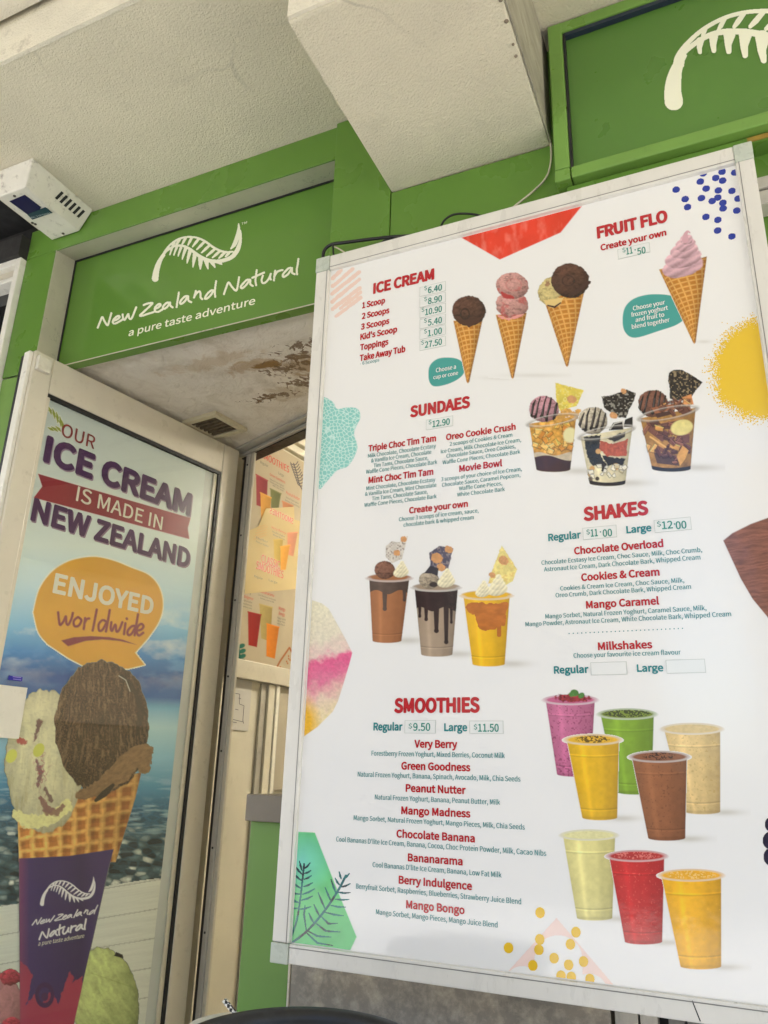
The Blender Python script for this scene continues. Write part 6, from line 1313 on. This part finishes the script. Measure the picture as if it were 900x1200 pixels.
for q in ((694, 549, 3), (722, 547, 4), (701, 529, 3), (700, 561, 2.4)): cv.paint(np.maximum(sd, sd_ell(X, Y, q[0], q[1], q[2], q[2])), lin((206, 160, 100)) if q[1] != 561 else lin((60, 50, 44)))
shards(cv, sd, (690, 546, 732, 562), 16, ((226, 220, 196), (206, 190, 150), (214, 170, 110), (90, 76, 66), (232, 226, 206)), 9, (3, 6), .7)
cv.paint(np.maximum(sd, 563.5 + .0 * X + (X - 712) ** 2 * -.006 - Y + 2), lin((28, 24, 26)))
s_, x, y = scoop(cv, 695, 493, 17, 16, lin((220, 208, 184)), 7, .1, .04, (.5, 5), amp=.3, contrast=.35); sauce_lines(cv, 696, 493, 17, 16, s_)
bark(cv, [(705, 465), (718, 463), (734, 456.5), (745, 461), (744, 468), (737, 480), (734, 490), (724, 489), (708, 478)], (30, 24, 22), (150, 146, 134), [(731, 458.5, 3.6), (719, 487, 4.5)], 5)
for pts in ([(714, 504), (719, 496), (729, 494), (730, 503)], [(731, 500), (733, 492), (741, 489), (741, 500)]): cv.paint(sd_poly(X, Y, pts) - .5, lin((30, 26, 24)))
cv.paint(sd_stroke(X, Y, [(715, 503), (720, 496.5), (730, 493.5), (731, 502)], .6), lin((200, 196, 184)))
clear_rim(cv, rim, rx, tl); cv.build('sundae_picture', pb, .0007, board, None, clipb)
# chocolate bar sundae
cv = Canvas(742, 428, 850, 566, .5); X, Y = cv.X, cv.Y; cv.shadow(818, 548, 26, 4, .4)
bark(cv, [(784, 437), (790, 433.5), (799, 433.5), (809, 439), (823.5, 448), (815, 458), (808, 470), (785, 468), (785, 455), (783, 446)], (34, 28, 26), (150, 132, 100), None, 9)
rim, rx, bot, bx, tl = (782.8, 484), 34.6, (787.5, 551.5), 22, -.19
sd, s, v = cup_mask(cv, rim, rx, bot, bx, tl); cv.paint(sd, lin((178, 130, 66)) * (cup_light(s) * (.5 + .9 * fbm(X / 4, Y / 4, 3)))[..., None], .8)
for pts, c_ in (([(757, 494), (770, 497), (783, 512), (776, 518), (760, 506)], (116, 72, 56)), ([(770, 497), (800, 491), (800, 498), (784, 503)], (104, 64, 50)), ([(784, 512), (808, 508), (808, 519), (785, 520)], (112, 70, 54)), ([(783, 520), (804, 520), (800, 530), (778, 527)], (96, 58, 46)), ([(768, 520), (790, 533), (789, 537), (768, 526)], (128, 80, 58)), ([(766, 530), (794, 534), (796, 546), (770, 543)], (88, 62, 50))):
    cv.paint(np.maximum(sd, sd_poly(X, Y, pts)), lin(c_) * (.75 + .5 * fbm(X / 4, Y / 3, 8))[..., None]); cv.paint(np.maximum(sd, sd_stroke(X, Y, pts[:2], .4)), lin((190, 130, 84)), .8, .7)
shards(cv, sd, (756, 496, 806, 545), 34, ((122, 74, 56), (96, 56, 44), (140, 88, 62), (206, 150, 78), (80, 48, 38), (224, 172, 96)), 12, (6, 13), .4)
cv.paint(np.maximum(sd, sd_ell(X, Y, 799, 501, 13, 9, -.2)), lin((226, 212, 136)) * (.8 + .3 * fbm(X / 4, Y / 4, 2))[..., None], 1.5); cv.paint(np.maximum(sd, sd_poly(X, Y, [(800, 522), (807, 528), (803, 538), (797, 546), (793, 535)])), lin((216, 160, 84)) * (.8 + .4 * fbm(X / 2, Y / 2, 2))[..., None])
cv.paint(np.maximum(sd, sd_stroke(X, Y, [(762, 512), (780, 524)], 1)), lin((224, 176, 100)))
cv.paint(np.maximum(sd, 546.5 - (X - 787) ** 2 * .005 + 2 - Y), lin((40, 36, 34)))
s_, x, y = scoop(cv, 765.5, 473, 17.5, 16, lin((140, 92, 74)), 7, .1, .04, (.5, 5), amp=.3, contrast=.35); sauce_lines(cv, 766, 473, 17.5, 16, s_)
for pts, c_ in (([(763, 478), (790, 473), (791, 480), (768, 485)], (150, 92, 62)), ([(768, 485), (791, 480), (790, 485), (770, 490)], (70, 42, 36)), ([(788, 466), (800, 472), (812, 483), (800, 486), (790, 478)], (96, 58, 46)), ([(799, 466), (810, 462), (813, 474), (806, 475)], (206, 138, 84))): cv.paint(sd_poly(X, Y, pts), lin(c_) * (.75 + .5 * fbm(X / 3, Y / 3, 8))[..., None])
shards(cv, sd_ell(X, Y, 792, 478, 24, 9, -.2), (770, 470, 814, 484), 16, ((122, 74, 56), (96, 56, 44), (150, 96, 66), (206, 140, 84)), 21, (5, 10), .4)
clear_rim(cv, rim, rx, tl); cv.build('sundae_picture', pb, .0007, board, None, clipb)

def shake(rim, rx, bot, bx, low, sauce, drips, level, extra, seed, tl=0.0):
    cv = Canvas(rim[0] - rx - 4, rim[1] - 62, rim[0] + rx + 34, bot[1] + 9, .5); X, Y = cv.X, cv.Y; cv.shadow(bot[0] + bx + 8, bot[1] - 2, 20, 4, .42)
    sd, s, v = cup_mask(cv, rim, rx, bot, bx, tl); cv.paint(sd, lin(low) * (cup_light(s) * (.93 + .14 * fbm(X / 5, Y / 5, seed)))[..., None], .8)
    lv = rim[1] + level + 2.5 * np.sin(X / 4.5 + seed); d = np.minimum(Y - lv, 1e9)
    for dx, yy, wd in drips: d = np.minimum(d, sd_stroke(X, Y, [(dx, rim[1] + level - 4, wd * 1.2), (dx, yy - 5, wd * .8), (dx, yy - wd, wd)]))
    cv.paint(np.maximum(sd, d), lin(sauce) * (cup_light(s) * (.85 + .3 * fbm(X / 6, Y / 4, seed + 2)))[..., None], .8)
    for vv, k_ in ((.86, -.14), (.875, .12)):
        line = np.exp(-((v - vv - .02 * (1 - s ** 2)) / .009) ** 2) * np.clip(.5 - sd, 0, 1); cv.c = np.clip(cv.c * (1 + line[..., None] * k_ * 2), .003, .9)
    ry = rx * .17; cv.paint(sd_ell(X, Y, rim[0], rim[1], rx + .6, ry + .8), lin(low) * .5 + WHITE * .35, .8); cv.paint(sd_ell(X, Y, rim[0], rim[1] - .5, rx - 1.2, ry - .8), lin(low) * .9, .8)
    extra(cv); cv.paint(np.maximum(np.abs(sd_ell(X, Y, rim[0], rim[1] + .6, rx, ry)) - .5, rim[1] - Y), lin(low) * .4 + WHITE * .5, .8, .8)
    cv.build('shake_picture', pb, .0007, board, None, clipb)
def ex1(cv):
    bark(cv, [(452, 640), (460, 634.5), (469, 636), (470, 629), (478, 629), (475, 640), (471, 655), (460, 660), (452, 653)], (206, 198, 186), (140, 126, 116), [(473, 632, 4), (465, 648, 4)], 3)
    scoop(cv, 451, 668, 12, 10.5, lin((150, 104, 84)), 5, .1, .05, (.5, 6), amp=.3, contrast=.35); swirl(cv, 470, 671, 9)
def ex2(cv):
    bark(cv, [(503, 648), (515, 639.5), (531, 643), (525, 668), (505, 668)], (86, 82, 100), (140, 130, 130), [(512, 654, 7), (526, 644, 5), (517, 665, 5)], 6)
    scoop(cv, 503, 680, 12, 10, lin((196, 180, 156)), 5, .1, .06, None, amp=.5, contrast=.3); cv.paint(sd_poly(cv.X, cv.Y, [(497, 672), (504, 663), (514, 666), (513, 675), (505, 672)]), lin((56, 54, 62))); cv.paint(sd_ell(cv.X, cv.Y, 508, 685, 5, 3), lin((60, 52, 50))); swirl(cv, 523, 682, 10.5)
def ex3(cv):
    bark(cv, [(588, 639), (600, 658), (606, 667), (601, 681), (592, 686), (572, 684), (576, 671)], (226, 210, 130), (222, 190, 110), [(590, 657, 6), (577, 674, 4)], 8); swirl(cv, 583, 691, 12); swirl(cv, 566, 694, 9)
shake((456.3, 677), 25, (453.5, 752.5), 16.8, (164, 108, 70), (88, 72, 64), ((451, 716, 2.6), (474, 705, 2)), 17, ex1, 1)
shake((511.3, 688), 27, (512, 768.5), 18.2, (164, 144, 122), (50, 36, 36), ((492, 724, 1.8), (499.5, 728, 2.2), (511.5, 742, 2.9), (523, 755, 2.6), (529, 731, 1.6)), 26, ex2, 2)
shake((570.2, 697.5), 29, (572.7, 780), 18.8, (232, 180, 30), (232, 180, 30), (), 6, ex3, 3)
cv = Canvas(545, 705, 598, 750, .5); X, Y = cv.X, cv.Y
d = np.minimum(sd_poly(X, Y, smooth_pts([(548, 708), (562, 706.5), (578, 708), (594, 706), (593.5, 716), (592, 731), (585, 733), (578, 738), (562, 736), (558, 722), (549, 717)], 5, True)) + (fbm(X / 5, Y / 4, 3) - .5) * 4, sd_stroke(X, Y, [(585, 730, 2.2), (585, 744, 2.4)]))
cv.c[:] = lin((190, 116, 40)); cv.paint(d, lin((184, 106, 36)) * (.7 + .6 * fbm(X / 9, Y / 4, 6))[..., None]); cv.a = np.where(cv.a > .5, 1., 0); cv.build('caramel_print', pb, .0011, board)

# ================================================================== CABLES
def cable(name, pts, r, mt, label, cat='cable'):
    mb = MB(); mb.tube(smooth_pts([tuple(map(float, p)) for p in pts], 8), r, 0, 8); tag(mb.build(name, mt, fix=False), label, cat)
yc = D + .055
def cpt(px, py, y=yc): return on_y(px, py, y)
cable('power_cable', [cpt(379, 322, 1.40), cpt(378.5, 302, 1.40), cpt(381, 292, 1.40), cpt(389, 286.5, 1.40), cpt(402, 284.5, 1.40), cpt(425, 281.5, 1.405), cpt(450, 278.5, 1.41), cpt(470, 277, 1.42), cpt(492, 276, 1.43), cpt(515, 277, 1.44)], .0042, M_cable, 'thick black cable looping over the top left corner of the menu board')
cable('power_cable', [cpt(444, 294, 1.41), cpt(448, 284, 1.41), cpt(457, 279.5, 1.415), cpt(475, 279, 1.42), cpt(500, 280, 1.44)], .0026, M_cable, 'thinner black cable tucked beside the thick one, above the ice cream heading')
cable('power_cable', [cpt(514, 272, 1.41), cpt(520, 259, 1.41), cpt(530, 252, 1.415), cpt(543, 250.3, 1.42), cpt(560, 252, 1.43), cpt(578, 258, 1.44)], .0026, M_cable, 'thin black cable arching alone above the board, left of the red shape')
cable('signal_wire', [cpt(392, 310, 1.40), cpt(390.5, 294, 1.40), cpt(390, 287, 1.40)], .0024, M_cable, 'short black wire dropping behind the board at its top left corner')
cable('signal_wire', [cpt(388, 287.5, 1.402), cpt(396, 291, 1.402), cpt(404, 296, 1.402), cpt(410, 302, 1.404)], .0019, M_wire, 'short cream wire under the black cable loop')
cable('signal_wire', [cpt(642, 150, 1.448), cpt(645.5, 170, 1.446), cpt(645.5, 190, 1.44), cpt(640, 208, 1.438), cpt(625, 224, 1.436), cpt(605, 240, 1.434), cpt(594, 250, 1.434)], .0024, M_wire, 'long cream wire hanging from the box beam down behind the menu board')

# ================================================================== BIN WITH CUP AND STRAW
bc_ = on_y(345, 1183, 1.02); R_ = .165
cyb = 1.02; zt = 1.26; cxb = -.53
for _ in range(12):
    th = np.linspace(0, 2 * math.pi, 361); Q = np.stack([cxb + R_ * np.cos(th), cyb + R_ * np.sin(th), np.full(361, zt - .008)], -1)
    c_ = (Q - CAM) @ RW.T; px_ = CX + F * c_[:, 0] / c_[:, 2]; py_ = CY + F * c_[:, 1] / c_[:, 2]; i_ = int(np.argmin(py_))
    zt += (py_[i_] - 1183.5) * c_[i_, 2] / F; cxb += (350 - px_[i_]) * c_[i_, 2] / F
root = thing('waste_bin', (cxb, cyb, 0), 'round black bin with a thick rolled rim, at the bottom edge below the menu board', 'bin')
M_bin = painted('black_bin_plastic', (.016, .016, .017), .42, .2, 12, (.06, .06, .055), .4, 40)
mb = MB().lathe((cxb, cyb, 0), [(.13, .0), (.145, .02), (.155, zt - .06), (R_ - .012, zt - .03)], n=64); mb.build('bin_body', M_bin, root)
mb = MB().lathe((cxb, cyb, zt), [(R_ - .013, -.03), (R_ - .002, -.025), (R_, -.012), (R_ - .004, -.003), (R_ - .014, 0), (R_ - .024, -.004), (R_ - .028, -.014), (R_ - .03, -.10), (.001, -.11)], n=64); mb.build('rolled_rim', M_bin, root)
# white bin just behind it, straw leaning on its rim
wy = 1.285; wr = .085; wz = 1.24; wx = on_y(280, 1190, wy)[0]
for _ in range(10):
    th = np.linspace(0, 2 * math.pi, 181); Q = np.stack([wx + wr * np.cos(th), wy + wr * np.sin(th), np.full(181, wz)], -1)
    c_ = (Q - CAM) @ RW.T; py_ = CY + F * c_[:, 1] / c_[:, 2]; px_ = CX + F * c_[:, 0] / c_[:, 2]; i_ = int(np.argmin(py_))
    wz += (py_[i_] - 1184.5) * c_[i_, 2] / F; wx += (283 - px_[i_]) * c_[i_, 2] / F
root = thing('pedal_bin', (wx, wy, 0), 'white round bin mostly hidden behind the black bin', 'bin')
MB().lathe((wx, wy, 0), [(.07, 0), (.078, .02), (wr - .004, wz - .02)], n=48).build('bin_body', M_whitepaint, root)
MB().lathe((wx, wy, wz), [(wr - .004, -.02), (wr, -.012), (wr, -.002), (wr - .006, 0), (.03, .004), (.0005, .005)], n=48).build('bin_lid', M_whitepaint, root)
sp = on_y(263, 1172, wy - .02); sq = on_y(277.5, 1191, wy - .02)
M_straw, t, b = newmat('checked_straw'); c = coords(t, (1, 1, 1)); ck = N(t, 'ShaderNodeTexChecker', Scale=190.0); ck.inputs['Color1'].default_value = (.75, .73, .68, 1); ck.inputs['Color2'].default_value = (.015, .015, .015, 1); t.links.new(c, ck.inputs[0]); t.links.new(ck.outputs[0], b.inputs['Base Color'])
d_ = (sq - sp); mb = MB(); mb.tube([sp, sp + d_ * .5, sq + d_ * .5], .0042, 0, 12); tag(mb.build('paper_straw', M_straw, fix=False), 'black and white checked paper straw leaning over the edge of the white bin', 'straw')
